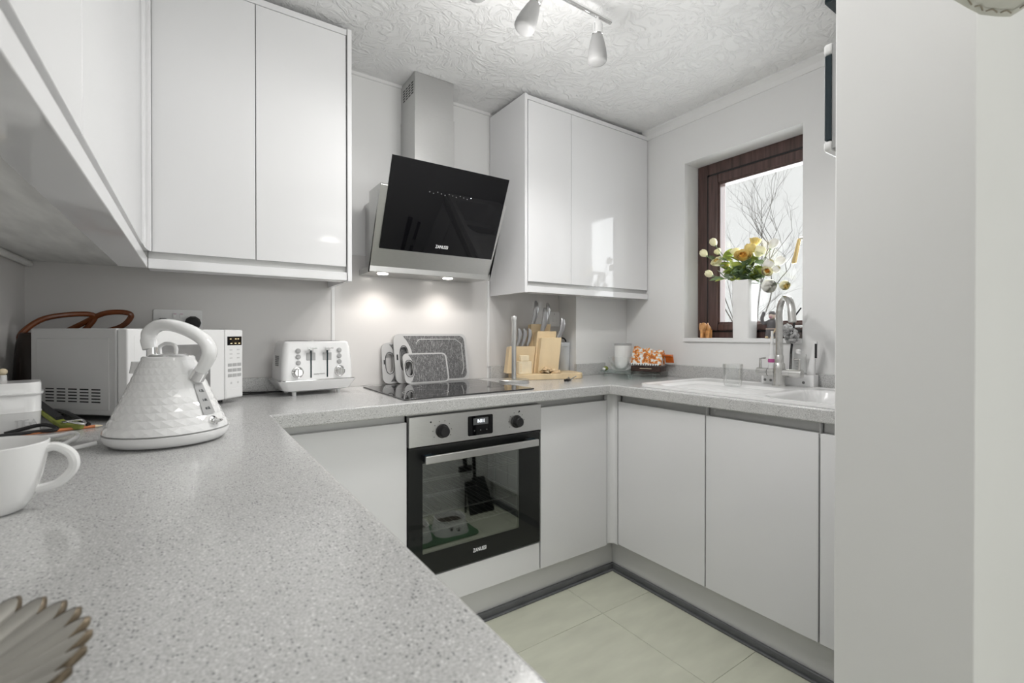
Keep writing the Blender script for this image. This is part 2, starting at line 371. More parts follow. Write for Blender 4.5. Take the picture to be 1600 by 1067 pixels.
pd = struct(MB().box(-0.05, 0.01, Y0 - 0.09, Y0 - 0.02, 0, 2.12).box(2.49, 2.55, Y0 - 0.09, Y0 - 0.02, 0, 2.12).box(-0.05, 2.55, Y0 - 0.09, Y0 - 0.02, 2.06, 2.12).box(1.22, 1.28, Y0 - 0.09, Y0 - 0.02, 0, 2.12).box(-0.05, 2.55, Y0 - 0.09, Y0 - 0.02, 0, 0.05).obj('door_1', M_CARC))  # unseen patio doors, added as an opening for the fill light
box('pane', M_PANE, pd, 0.01, 1.22, Y0 - 0.06, Y0 - 0.054, 0.05, 2.06); box('pane', M_PANE, pd, 1.28, 2.49, Y0 - 0.06, Y0 - 0.054, 0.05, 2.06)
# boxed-in corner under the right wall cabinet
struct(box('wall_corner', M_WALL, None, 1.813, XW, 2.009, YW, CT, 1.395, 0.003))
# coving along the window wall, thin bead on the back wall, wall trims
cv = [(XW, 2.290), (XW - 0.006, 2.290), (XW - 0.010, 2.297), (XW - 0.016, 2.310), (XW - 0.027, 2.321), (XW - 0.036, 2.326), (XW - 0.036, ZC), (XW, ZC)]
struct(MB().prism(cv, 'y', PY1, 1.86).obj('trim_1', M_WALL, smooth=20))
struct(MB().prism([(YW, 2.322), (YW - 0.008, 2.324), (YW - 0.012, ZC), (YW, ZC)], 'x', 0.51, 1.33).obj('trim_2', M_WALL))
struct(box('trim_3', M_CARC, None, 0.509, 0.523, YW - 0.008, YW, 0.972, 1.36, 0.002))
struct(box('trim_4', M_CARC, None, 1.312, 1.326, YW - 0.009, YW, 0.972, 1.52, 0.002))
struct(MB().tube([(WL + 0.012, -0.2, 1.377), (WL + 0.012, 2.155, 1.377)], 0.0105, 10).obj('trim_5', M_UNDER))
# splashback sheets on the back wall (grey gloss boards)
sb = struct(box('wall_splashback', M_SPLASH, None, 0.523, 1.312, YW - 0.006, YW, CT, 1.505, 0.001))
struct(box('wall_splashback_left', M_SPLASH, None, WL, 0.509, YW - 0.005, YW, CT, 1.40))
struct(box('wall_splashback_right', M_SPLASH, None, 1.326, 1.813, YW - 0.005, YW, CT, 1.40))

# ------------------------------------------------------------------ window
wn = struct(MB().box(XW + 0.120, XW + 0.185, FY0, FY0 + 0.066, WZ0, WZ1).box(XW + 0.120, XW + 0.185, WY1 - 0.066, WY1, WZ0, WZ1).box(XW + 0.120, XW + 0.185, FY0 + 0.066, WY1 - 0.066, WZ0, WZ0 + 0.035).box(XW + 0.120, XW + 0.185, FY0 + 0.066, WY1 - 0.066, WZ1 - 0.066, WZ1).obj('window_1', M_ROSEW, None, 0.006, 3))
gk = MB()
a0, a1, b0, b1 = FY0 + 0.06, WY1 - 0.06, WZ0 + 0.031, WZ1 - 0.06
for (w0, w1, h0, h1) in ((a0, a0 + 0.014, b0, b1), (a1 - 0.014, a1, b0, b1), (a0, a1, b0, b0 + 0.012), (a0, a1, b1 - 0.014, b1)): gk.box(XW + 0.118, XW + 0.13, w0, w1, h0, h1)
gk.obj('gasket', M_GASKET, wn)
sh = MB(); sx0, sx1 = XW + 0.105, XW + 0.165
a0, a1, b0, b1 = FY0 + 0.072, WY1 - 0.072, WZ0 + 0.040, WZ1 - 0.072
for (w0, w1, h0, h1) in ((a0, a0 + 0.058, b0, b1), (a1 - 0.058, a1, b0, b1), (a0 + 0.058, a1 - 0.058, b0, b0 + 0.036), (a0 + 0.058, a1 - 0.058, b1 - 0.048, b1)): sh.box(sx0, sx1, w0, w1, h0, h1)
sash = sh.obj('sash', M_ROSEW, wn, 0.007, 3)
bd = MB(); a0 += 0.056; a1 -= 0.056; b0 += 0.034; b1 -= 0.046
for (w0, w1, h0, h1) in ((a0, a0 + 0.012, b0, b1), (a1 - 0.012, a1, b0, b1), (a0, a1, b0, b0 + 0.012), (a0, a1, b1 - 0.012, b1)): bd.box(sx0 + 0.008, sx1, w0, w1, h0, h1)
bd.obj('glazing_bead', M_ROSEW, sash, 0.003)
box('pane', M_PANE, sash, sx0 + 0.03, sx0 + 0.036, a0 + 0.004, a1 - 0.004, b0 + 0.004, b1 - 0.004)
# brass handle on the hidden right stile, leaning into view
hd = MB().tube([(sx0 + 0.002, 0.972, 1.585), (sx0 - 0.034, 0.985, 1.585), (sx0 - 0.040, 1.03, 1.588)], 0.011, 10).obj('handle_pivot', M_SATIN, wn)
MB().prism([(1.028, 1.585), (1.040, 1.585), (1.066, 1.478), (1.064, 1.472), (1.050, 1.472), (1.047, 1.478)], 'x', sx0 - 0.048, sx0 - 0.034).obj('handle', M_BRASS, wn, 0.004, 3)
struct(box('window_sill', M_CARC, None, XW - 0.012, XW + 0.122, WY0, WY1, WZ0 - 0.02, WZ0, 0.003))
bpy.data.objects['window_sill'].name = 'trim_6'

# ------------------------------------------------------------------ outdoors
struct(box('ground', M_GRASS, None, 2.6, 60, -30, 40, -0.62, -0.6))
def bare_tree(name, label, base, h, seed, m, spread=0.5, r0=0.05, depth=5, group=None, lean=(0, 0)):
    rnd = random.Random(seed); mb = MB()
    def grow(p, d, L, r, k):
        n = 4; path = [p]; dd = d.copy()
        for i in range(n):
            dd = (dd + Vector((rnd.uniform(-1, 1), rnd.uniform(-1, 1), rnd.uniform(-0.4, 0.8))) * 0.12).normalized(); path.append(path[-1] + dd * (L / n))
        mb.tube(path, [r * (1 - 0.4 * i / n) for i in range(n + 1)], 5 if k > 2 else 4)
        if k == 0: return
        for c in range(rnd.choice((2, 3, 3))):
            q = path[rnd.choice((2, 3, 4))] if c else path[-1]
            nd = (dd + Vector((rnd.uniform(-1, 1), rnd.uniform(-1, 1), rnd.uniform(-0.2, 0.7))) * spread * 1.5).normalized()
            grow(q, nd, L * rnd.uniform(0.6, 0.82), r * 0.56, k - 1)
    grow(Vector((0, 0, 0)), Vector((lean[0], lean[1], 1)).normalized(), h, r0, depth)
    o = mb.obj(name, m, None, smooth=None, loc=base); tag(o, label, 'tree', group); return o
bare_tree('bare_tree', 'bare dark-branched tree outside, tallest behind the roses', (9.0, 4.70, -0.6), 1.75, 5, M_BARKT, 0.5, 0.034, 6)
bare_tree('bare_tree', 'bare tree outside at the left edge of the window pane', (7.2, 4.55, -0.6), 1.25, 11, M_BARKT, 0.5, 0.02, 6)
bare_tree('bare_shrub', 'leafless twiggy shrub outside, seen low between vase and tap', (4.9, 2.35, -0.6), 0.75, 23, M_TWIG, 0.7, 0.014, 6)
bare_tree('bare_shrub', 'leafless twiggy shrub outside, seen low left of the vase', (5.0, 3.0, -0.6), 0.72, 31, M_TWIG, 0.7, 0.014, 6)
bare_tree('bare_shrub', 'leafless twiggy shrub outside, seen behind the right-hand roses', (5.6, 2.25, -0.6), 0.95, 41, M_TWIG, 0.65, 0.016, 6)

# ================================================================== WORKTOP
wt = bmesh.new()
outer = [(WL + 0.001, -0.60), (0.212, -0.60), (0.190, 1.533), (1.619, 1.555), (1.658, PY1 + 0.002), (XW - 0.001, PY1 + 0.002), (XW - 0.001, 2.008), (1.812, 2.008), (1.812, YW - 0.007), (WL + 0.001, YW - 0.007)]
SX0, SX1, SY0, SY1 = 1.675, 2.185, 0.445, 1.440
hole = [(SX0 + 0.03, SY0 + 0.03), (SX1 - 0.03, SY0 + 0.03), (SX1 - 0.03, SY1 - 0.03), (SX0 + 0.03, SY1 - 0.03)]
edges = []
for loop in (outer, hole):
    vs = [wt.verts.new((x, y, CT)) for x, y in loop]
    edges += [wt.edges.new((vs[i], vs[(i + 1) % len(vs)])) for i in range(len(vs))]
fill = bmesh.ops.triangle_fill(wt, use_beauty=True, edges=edges)
faces = [g for g in fill['geom'] if isinstance(g, bmesh.types.BMFace)]
ext = bmesh.ops.extrude_face_region(wt, geom=faces)
for g in ext['geom']:
    if isinstance(g, bmesh.types.BMVert): g.co.z = CT - 0.046
bmesh.ops.recalc_face_normals(wt, faces=wt.faces)
me = bpy.data.meshes.new('worktop'); wt.to_mesh(me); wt.free(); me.materials.append(M_TOP)
wk = thing('worktop', 'U-shaped grey speckled stone-effect worktop running along three walls', 'worktop')
slab = bpy.data.objects.new('slab', me); C.objects.link(slab); slab.parent = wk
bv = slab.modifiers.new('bevel', 'BEVEL'); bv.width = 0.006; bv.segments = 3; bv.limit_method = 'ANGLE'; bv.angle_limit = math.radians(60); bv.harden_normals = True
me.polygons.foreach_set('use_smooth', [True] * len(me.polygons)); me.set_sharp_from_angle(angle=math.radians(30))
for lab_, q_ in (('speckled worktop upstand strip along the wall behind microwave and toaster', (WL + 0.020, 0.508, YW - 0.024, YW - 0.0062, CT + 0.0002, 0.970)),
                 ('speckled worktop upstand strip on the wall behind the knife block', (1.327, 1.799, YW - 0.024, YW - 0.0062, CT + 0.0002, 0.975)),
                 ('speckled worktop upstand strip in front of the boxed-in corner', (1.80, 2.03, 1.990, 2.0085, CT + 0.0002, 0.977)),
                 ('speckled worktop upstand strip along the window wall behind the sink', (XW - 0.020, XW - 0.0005, PY1 + 0.003, 1.985, CT + 0.0002, 0.977)),
                 ('speckled worktop upstand strip along the left wall', (WL + 0.001, WL + 0.019, -0.55, YW - 0.03, CT + 0.0002, 0.970))):
    tag(box('worktop_upstand', M_TOP, None, *q_, 0.001), lab_, 'upstand', 'worktop upstands')

# ================================================================== BASE CABINETS
ZD0, ZD1, ZB = 0.140, 0.832, CT - 0.047
def base_unit_back(x0, x1, label, dx0=None, dx1=None):
    t = thing('base_cabinet', label, 'cabinet', (0, 0, 0), group='base cabinets')
    a, b = (dx0 or x0), (dx1 or x1)
    box('body', M_CARC, t, x0, x1, 1.625, 2.12, 0.145, ZB - 0.001)
    box('door', M_GLOSS, t, a + 0.0015, b - 0.0015, 1.590, 1.610, ZD0, ZD1, 0.0015)
    box('handle_channel', M_CHAN, t, a, b, 1.613, 1.6245, ZD1 - 0.04, ZB - 0.002, 0.001)
    return t
base_unit_back(0.215, 0.632, 'gloss white base cabinet left of the oven, under the toaster end')
base_unit_back(1.230, 1.632, 'gloss white base cabinet between the oven and the inner corner', 1.232, 1.632)
t = thing('corner_post', 'white rounded corner post where the two base cabinet runs meet', 'trim post')
pts = [(1.634, 1.590)]
for k in range(9):
    a = PI / 2 - PI / 2 * k / 8; pts.append((1.634 + 0.014 + 0.0 - 0.0 + 0.018 * math.cos(a), 1.572 + 0.018 * math.sin(a)) if False else (1.640 + 0.024 * math.sin(PI / 2 * k / 8), 1.590 - 0.024 * (1 - math.cos(PI / 2 * k / 8))))
pts += [(1.664, 1.555), (1.690, 1.555), (1.690, 1.612), (1.634, 1.612)]
MB().prism(pts, 'z', 0.148, ZB - 0.002).obj('post', M_GLOSS, t)
def base_unit_right(y0, y1, label):
    t = thing('base_cabinet', label, 'cabinet', (0, 0, 0), group='base cabinets')
    b = MB().box(1.705, 1.720, y0, y1, 0.145, ZB - 0.03).box(1.705, 2.20, y0, y0 + 0.014, 0.145, ZB - 0.03).box(1.705, 2.20, y1 - 0.014, y1, 0.145, ZB - 0.03).box(1.705, 2.20, y0, y1, 0.145, 0.16)
    b.obj('body', M_CARC, t)
    box('door', M_GLOSS, t, 1.664, 1.684, y0 + 0.0015, y1 - 0.0015, ZD0 + 0.012, ZD1 - 0.004, 0.0015)
    box('handle_channel', M_CHAN, t, 1.690, 1.704, y0 + 0.002, y1 - 0.002, ZD1 - 0.04, ZB - 0.002, 0.001)
    box('side_edge', M_CARC, t, 1.672, 1.705, y0, y0 + 0.0012, ZD1 - 0.02, ZB - 0.002)
    return t
base_unit_right(1.094, 1.550, 'gloss white sink base cabinet beside the inner corner')
base_unit_right(0.689, 1.092, 'gloss white sink base cabinet in the middle of the window run')
base_unit_right(PY1 + 0.018, 0.687, 'gloss white base cabinet door partly hidden by the partition wall')
t = thing('corner_post', 'white corner filler post below the worktop where the kettle run meets the oven run', 'trim post')
MB().prism([(0.145, 1.432), (0.165, 1.432), (0.165, 1.592), (0.2135, 1.592), (0.2135, 1.612), (0.145, 1.612)], 'z', 0.148, ZB - 0.002).obj('post', M_GLOSS, t)
def base_unit_left(y0, y1, label):
    t = thing('base_cabinet', label, 'cabinet', group='base cabinets under the near worktop')
    box('body', M_CARC, t, -0.43, 0.13, y0, y1, 0.145, ZB - 0.001)
    box('door', M_GLOSS, t, 0.145, 0.165, y0 + 0.0015, y1 - 0.0015, ZD0, ZD1, 0.0015)
    box('handle_channel', M_CHAN, t, 0.131, 0.142, y0, y1, ZD1 - 0.04, ZB - 0.002)
for k, w_ in enumerate(('below the scalloped dish, nearest the camera', 'below the mug', 'below the kettle, nearest the oven wall')): base_unit_left(-0.55 + 0.66 * k, 0.108 + 0.66 * k, 'gloss white base cabinet under the near worktop ' + w_)
def plinth(label, mb, sb_):
    t = thing('plinth', label, 'plinth'); mb.obj('board', M_PLINTH, t); sb_.obj('floor_seal', M_SEAL, t, 0.003); return t
plinth('grey plinth board along the floor under the oven run', MB().box(0.19, 1.703, 1.625, 1.640, 0.002, 0.139), MB().box(0.19, 1.690, 1.610, 1.6245, 0.0, 0.030).box(0.19, 1.690, 1.598, 1.6095, 0.0, 0.008))
plinth('glossy grey plinth board along the floor under the sink run', MB().box(1.705, 1.720, PY1 + 0.018, 1.640, 0.002, 0.150), MB().box(1.691, 1.7045, PY1 + 0.018, 1.6245, 0.0, 0.030).box(1.678, 1.6905, PY1 + 0.018, 1.597, 0.0, 0.008))
plinth('grey plinth board under the near worktop cabinets', MB().box(0.10, 0.115, -0.55, 1.60, 0.002, 0.139), MB().box(0.116, 0.128, -0.55, 1.60, 0.0, 0.030))

# ================================================================== OVEN
ov = thing('built_in_oven', 'stainless steel and black glass built-in electric oven under the hob', 'oven')
OX0, OX1 = 0.635, 1.225; OY = 1.578
bdm = MB(); i0, i1, k0, k1, yb = 0.695, 1.165, 0.315, 0.700, 2.03
bdm.box(OX0 + 0.005, i0, 1.605, yb, 0.262, 0.845).box(i1, OX1 - 0.005, 1.605, yb, 0.262, 0.845).box(i0, i1, 1.605, yb, 0.262, k0).box(i0, i1, 1.605, yb, k1, 0.845).box(OX0 + 0.005, OX1 - 0.005, yb, yb + 0.02, 0.262, 0.845)
bdm.obj('cavity', M_OVENIN, ov)
fac = box('control_panel', M_STEEL, ov, OX0, OX1, OY, 1.604, 0.741, 0.850, 0.002)
def knob(x, z):
    k = MB().lathe([(0.026, 0), (0.026, 0.004), (0.0215, 0.006), (0.020, 0.024), (0.017, 0.028)], 28).xf(Matrix.Translation((x, OY - 0.0005, z)) @ Matrix.Rotation(PI / 2, 4, 'X')).obj('knob', M_BLK, fac)
    for a in range(-120, 151, 34):
        r = 0.038; ax = x + r * math.sin(math.radians(a)); az = z + r * math.cos(math.radians(a))
        w = 0.0028 if a % 2 else 0.0018
        box('knob_mark', M_INK, fac, ax - w, ax + w, OY - 0.0006, OY + 0.001, az - w, az + w)
    return k
knob(0.764, 0.789); knob(1.098, 0.789)
for (x, z) in ((0.718, 0.826), (1.112, 0.829)): MB().lathe([(0.0035, 0), (0.0035, 0.0006)], 12).xf(Matrix.Translation((x, OY, z)) @ Matrix.Rotation(PI / 2, 4, 'X')).obj('indicator_dot', M_BLK, fac)
dsp = MB().prism(rrect(0.9275, 0.7935, 0.112, 0.076, 0.006), 'y', OY - 0.0012, OY + 0.002).obj('display', M_BLKGLASS, fac)
box('display_window', M_SEAL, fac, 0.895, 0.962, OY - 0.0018, OY - 0.001, 0.796, 0.822)
text('display_digits', 'N11', 0.019, M_LED, fac, (0.930, OY - 0.0022, 0.8095), (PI / 2, 0, 0), 1.0)
for x in (0.90, 0.9275, 0.955): box('touch_mark', M_INK, fac, x - 0.002, x + 0.002, OY - 0.0018, OY - 0.001, 0.772, 0.776)
mk = MB(); DY = 1.588
for (x0, x1, z0, z1) in ((OX0, 0.690, 0.262, 0.736), (1.118, OX1, 0.262, 0.736), (0.690, 1.118, 0.262, 0.345), (0.690, 1.118, 0.676, 0.736)): mk.box(x0, x1, DY, DY + 0.016, z0, z1)
od = mk.obj('door', M_BLKM, ov)
box('door_glass', M_OVENGLASS, od, OX0, OX1, 1.583, 1.587, 0.262, 0.730, 0.001)
box('inner_pane', M_OVENPANE, od, 0.6905, 1.1175, 1.5895, 1.5925, 0.3455, 0.6755)
box('door_top_trim', M_BLK, od, OX0, OX1, 1.581, 1.604, 0.731, 0.738, 0.001)
hb = box('handle', M_STEEL, od, 0.680, 1.182, 1.534, 1.546, 0.686, 0.714, 0.003)
for x in (0.684, 1.142):
    box('handle_bracket', M_BLK, od, x, x + 0.036, 1.5465, 1.582, 0.688, 0.712, 0.002)
    box('handle_film', M_NAVY, od, x + 0.002, x + 0.034, 1.547, 1.566, 0.7125, 0.7135)
text('brand_lettering', 'ZANUSSI', 0.021, M_WHITEINK, od, (0.927, 1.5822, 0.308), (PI / 2, 0, 0), 0.72)
rk = 0
for z in (0.405, 0.470, 0.605):
    r = MB().tube([(0.70, 1.625, z), (1.16, 1.625, z)], 0.0035, 6).tube([(0.70, 2.0, z), (1.16, 2.0, z)], 0.003, 6)
    for i in range(19): r.tube([(0.71 + i * 0.0244, 1.625, z), (0.71 + i * 0.0244, 2.0, z)], 0.0014, 5)
    r.obj('wire_rack', M_RACK, ov)
sr = MB()
for y in (1.66, 1.84): sr.tube([(1.158, y, 0.33), (1.158, y, 0.69)], 0.003, 6)
for z in (0.36, 0.405, 0.47, 0.535, 0.605, 0.665): sr.tube([(1.158, 1.64, z - 0.004), (1.158, 2.0, z - 0.004)], 0.0025, 6)
sr.obj('side_rack', M_RACK, ov)
tag(box('oven_filler_panel', M_GLOSS, None, 0.636, 1.226, 1.590, 1.608, 0.140, 0.2555, 0.0015), 'gloss white filler panel below the oven door', 'panel')
tag(box('oven_top_filler', M_CHAN, None, 0.634, 1.230, 1.600, 1.624, 0.8515, ZB - 0.001), 'thin grey strip between worktop and oven control panel', 'trim strip')

# ================================================================== HOB
hobt = thing('induction_hob', 'black glass hob set into the worktop in front of the cutting boards', 'hob', (0, 0, CT))
MB().prism([(0.623, 1.590), (1.212, 1.608), (1.212, 2.094), (0.623, 2.078)], 'z', 0.0005, 0.006).obj('glass_top', M_HOB, hobt, 0.0015)
for (x, y, r) in ((0.77, 1.74, 0.09), (1.06, 1.75, 0.075), (0.77, 1.97, 0.075), (1.06, 1.98, 0.10)):
    n = 48; ring = MB()
    ring.add([(x + (r + d) * math.cos(2 * PI * i / n), y + (r + d) * math.sin(2 * PI * i / n), 0.0063) for d in (0, 0.0015) for i in range(n)], [(i, (i + 1) % n, n + (i + 1) % n, n + i) for i in range(n)])
    ring.obj('cooking_zone_ring', M_GREYP, hobt)

# ================================================================== HOOD
hood = thing('cooker_hood', 'angled stainless steel cooker hood with black glass front above the hob', 'cooker hood')
HX0, HX1 = 0.621, 1.219
MB().prism([(1.985, 1.414), (1.997, 1.414), (1.836, 1.745), (1.842, 1.752), (1.985, 1.752)], 'x', HX0, HX1).obj('body', M_STEEL, hood, 0.002)
box('rear_box', M_STEELV, hood, 0.66, 1.18, 1.9855, YW - 0.007, 1.44, 1.74)
und = box('underside', M_STEEL, hood, HX0 + 0.01, HX1 - 0.01, 1.9855, YW - 0.007, 1.415, 1.4395)
gt, gb = (1.785, 1.852), (1.943, 1.508)
dv = Vector((gb[0] - gt[0], gb[1] - gt[1])).normalized(); nv = Vector((dv[1], -dv[0]))
if nv[0] > 0: nv = -nv
th_ = 0.006
hg = MB().prism([gt, gb, (gb[0] - nv[0] * th_, gb[1] - nv[1] * th_), (gt[0] - nv[0] * th_, gt[1] - nv[1] * th_)], 'x', 0.651, 1.204).obj('glass_panel', M_BLKGLASS, hood, 0.001)
q = lambda s, o_: (gt[0] + dv[0] * s + nv[0] * o_, gt[1] + dv[1] * s + nv[1] * o_)
p0, p1, p2, p3 = q(0.06, -0.0065), q(0.34, -0.0065), q(0.34, -0.034), q(0.06, -0.034)
MB().prism([p0, p1, p2, p3], 'x', 0.664, 1.19).obj('panel_backing', M_BLK, hood)
tilt = math.atan2(-(gt[0] - gb[0]), (gt[1] - gb[1]))   # lean of the glass towards the room
rx = PI / 2 + tilt * -1 + 0
rotg = (PI / 2 - tilt * -1, 0, 0)
ang = math.atan2(gb[0] - gt[0], gt[1] - gb[1])
rotg = (PI / 2 + ang, 0, 0)
c_ = q(0.345, 0.0006); text('brand_lettering', 'ZANUSSI', 0.021, M_WHITEINK, hg, (0.932, c_[0], c_[1]), rotg, 0.75)
rnd = random.Random(3)
for i in range(12):
    c_ = q(0.115 + 0.004 * math.sin(i * 2.1), 0.0004); x = 0.83 + i * 0.018
    MB().box(-0.002, 0.002, -0.0003, 0.0003, -0.0018, 0.0018).xf(Matrix.Translation((x, c_[0], c_[1])) @ Matrix.Rotation(ang, 4, 'X')).obj('touch_icon', M_INK if i != 11 else M_LED, hg)
for x in (0.70, 1.02):
    MB().lathe([(0.022, -0.002), (0.024, 0)], 24).obj('lamp_lens', M_LAMP, hood, loc=(x, 2.045, 1.4145))
    spot('hood_lamp_light', (x, 2.045, 1.405), (0, 0.12, -1), HOOD_POWER, 130, 0.025, 0.8, (1, 0.93, 0.86))
fu = box('flue', M_STEELV, hood, 0.834, 1.028, 2.0, YW - 0.001, 1.741, 2.334, 0.001)
box('flue_sleeve', M_STEELV, hood, 0.831, 1.031, 1.997, YW - 0.001, 1.7405, 2.155, 0.001)
for r_ in range(5):
    for c2 in range(4):
        box('vent_slot', M_BLKM, fu, 0.8335, 0.8345, 2.02 + c2 * 0.033, 2.043 + c2 * 0.033, 2.245 + r_ * 0.012, 2.251 + r_ * 0.012)

# ================================================================== WALL CABINETS
ZU = 2.308
def wall_unit_back(x0, x1, doors, label, left_panel=None, right_panel=None):
    t = thing('wall_cabinet', label, 'cabinet', group='wall cabinets')
    b = MB().box(x0, x1, 1.868, YW - 0.007, 1.388, ZU)
    b.obj('body', M_CARC, t)
    for a, c in zip(doors[:-1], doors[1:]):
        box('door', M_GLOSS, t, a + 0.0012, c - 0.0012, 1.844, 1.864, 1.405, 2.287, 0.0015)
    box('top_rail', M_GLOSS, t, x0, x1, 1.842, 1.866, 2.2885, ZU + 0.002, 0.001)
    box('handle_channel', M_CHAN, t, x0, x1, 1.858, 1.8675, 1.3835, 1.425)
    box('pelmet', M_GLOSS, t, x0, x1, 1.842, 1.915, 1.352, 1.383, 0.002)
    for p in (left_panel, right_panel):
        if p: box('side_panel', M_GLOSS, t, p[0], p[1], 1.838, YW - 0.007, 1.350, ZU + 0.004, 0.001)
    return t
wall_unit_back(-0.1125, 0.4915, (-0.104, 0.184, 0.490), 'gloss white two-door wall cabinet left of the cooker hood', None, (0.493, 0.509))
wall_unit_back(1.345, XW - 0.002, (1.352, 1.630, 2.228), 'gloss white two-door wall cabinet right of the cooker hood', (1.329, 1.344), None)
t = thing('wall_cabinet', 'gloss white wall cabinet in the near left foreground along the left wall', 'cabinet', group='wall cabinets')
LX = -0.115
MB().box(WL + 0.001, LX - 0.024, -0.3, 1.838, 1.388, ZU).box(WL + 0.001, -0.1135, 1.8685, YW - 0.007, 1.388, ZU).box(WL + 0.001, LX - 0.024, 1.838, 1.8685, 1.388, ZU).obj('body', M_UNDER, t)
for a, c in ((-0.299, 0.205), (0.205, 0.806), (0.806, 1.680)): box('door', M_GLOSS, t, LX - 0.02, LX, a + 0.0006, c - 0.0006, 1.402, 2.287, 0.001)
box('top_rail', M_GLOSS, t, LX - 0.022, LX + 0.002, -0.3, 1.70, 2.2885, ZU + 0.002)
box('handle_channel', M_CHAN, t, LX - 0.0235, LX - 0.014, -0.3, 1.838, 1.3835, 1.425)
box('pelmet', M_GLOSS, t, LX - 0.068, LX + 0.002, -0.3, 1.8415, 1.352, 1.383, 0.002)
cp = [(LX, 1.6815), (LX, 1.74)] + [(LX + 0.012 * (1 - math.cos(PI / 2 * k / 6)) , 1.74 + 0.098 * math.sin(PI / 2 * k / 6)) for k in range(1, 7)] + [(LX - 0.022, 1.838), (LX - 0.022, 1.6815)]
MB().prism(cp, 'z', 1.405, 2.30).obj('corner_post', M_GLOSS, t, smooth=20)

# ================================================================== SINK, TAP
nx, ny = 52, 96
sv = []; sf = []
def sstep(a, b, x): t_ = min(1, max(0, (x - a) / (b - a))); return t_ * t_ * (3 - 2 * t_)
def rrd(x, y, cx, cy, hw, hh, r):
    dx = abs(x - cx) - (hw - r); dy = abs(y - cy) - (hh - r)
    return math.hypot(max(dx, 0), max(dy, 0)) + min(max(dx, dy), 0) - r
def sink_z(x, y):
    z = 0.924 - 0.004 * (1 - sstep(-0.030, -0.012, rrd(x, y, (SX0 + SX1) / 2, (SY0 + SY1) / 2, (SX1 - SX0) / 2, (SY1 - SY0) / 2, 0.04)))
    dd = rrd(x, y, 1.88, 1.165, 0.165, 0.225, 0.06)          # drainer
    k = 1 - sstep(-0.035, 0.0, dd)
    z -= 0.010 * k
    if dd < -0.03: z += 0.0022 * (0.5 + 0.5 * math.cos((x - 1.72) * 2 * PI / 0.036)) * sstep(0.03, 0.07, -dd)
    db = rrd(x, y, 1.905, 0.700, 0.185, 0.205, 0.07)         # bowl
    z -= 0.165 * (1 - sstep(-0.035, 0.002, db))
    return z
for j in range(ny + 1):
    for i in range(nx + 1):
        x = SX0 + (SX1 - SX0) * i / nx; y = SY0 + (SY1 - SY0) * j / ny
        # round the outer corners
        cx = min(max(x, SX0 + 0.04), SX1 - 0.04); cy = min(max(y, SY0 + 0.04), SY1 - 0.04)
        dx, dy = x - cx, y - cy; m_ = max(abs(dx), abs(dy)); d_ = math.hypot(dx, dy)
        if dx and dy and d_ > 0: s_ = m_ / d_; x, y = cx + dx * s_, cy + dy * s_
        sv.append((x, y, sink_z(x, y)))
for j in range(ny):
    for i in range(nx):
        a = j * (nx + 1) + i; sf.append((a, a + 1, a + nx + 2, a + nx + 1))
rim = [i for i in range(nx + 1)] + [j * (nx + 1) + nx for j in range(1, ny + 1)] + [ny * (nx + 1) + i for i in range(nx - 1, -1, -1)] + [j * (nx + 1) for j in range(ny - 1, 0, -1)]
b0_ = len(sv)
for r_ in rim: sv.append((sv[r_][0], sv[r_][1], CT + 0.0005))
nr = len(rim)
for k in range(nr): sf.append((rim[k], b0_ + k, b0_ + (k + 1) % nr, rim[(k + 1) % nr]))
sk = thing('sink', 'white composite sink with left-hand drainer under the window', 'sink')
MB().add(sv, sf).obj('basin', M_SINK, sk, smooth=50)
MB().lathe([(0.042, 0.0), (0.042, 0.003), (0.030, 0.002)], 24, (1.905, 0.70, 0.7585)).obj('waste', M_CHROME, sk)
MB().lathe([(0.014, 0.0), (0.014, 0.012), (0.006, 0.018), (0.006, 0.03)], 14, (1.905, 0.70, 0.7612)).obj('plug', M_CHROME, sk)

TX, TY = 2.115, 1.034
tap = thing('kitchen_tap', 'tall satin nickel swan-neck mixer tap with two side handles behind the sink', 'tap', (TX, TY, 0.9195))
MB().lathe([(0.027, 0), (0.027, 0.006), (0.0235, 0.009), (0.0235, 0.075), (0.022, 0.098), (0.0175, 0.104), (0.0175, 0.132), (0.0155, 0.136)], 28).obj('body', M_SATIN, tap)
path = [(0, 0, 0.134), (0, 0, 0.24), (0, 0, 0.31)]
for k in range(1, 13):
    a = PI * k / 12; s_ = 0.072 * (1 - math.cos(a)); path.append((-0.075 * s_ / 0.072 * 0.95, -0.062 * s_ / 0.072 * 0.95, 0.31 + 0.068 * math.sin(a)))
path.append((-0.146, -0.122, 0.275))
MB().tube(path, 0.0145, 16).obj('spout', M_SATIN, tap)
for s_ in (-1, 1):
    h_ = MB().tube([(0, s_ * 0.018, 0.060), (0, s_ * 0.046, 0.060)], 0.017, 18).tube([(0, s_ * 0.0475, 0.060), (0, s_ * 0.094, 0.060)], 0.0185, 18).obj('handle', M_SATIN, tap)
    MB().tube([(0, s_ * 0.082, 0.074), (0.002, s_ * 0.083, 0.118), (0.002, s_ * 0.060, 0.121)], [0.006, 0.005, 0.0045], 10).obj('lever', M_SATIN, h_)

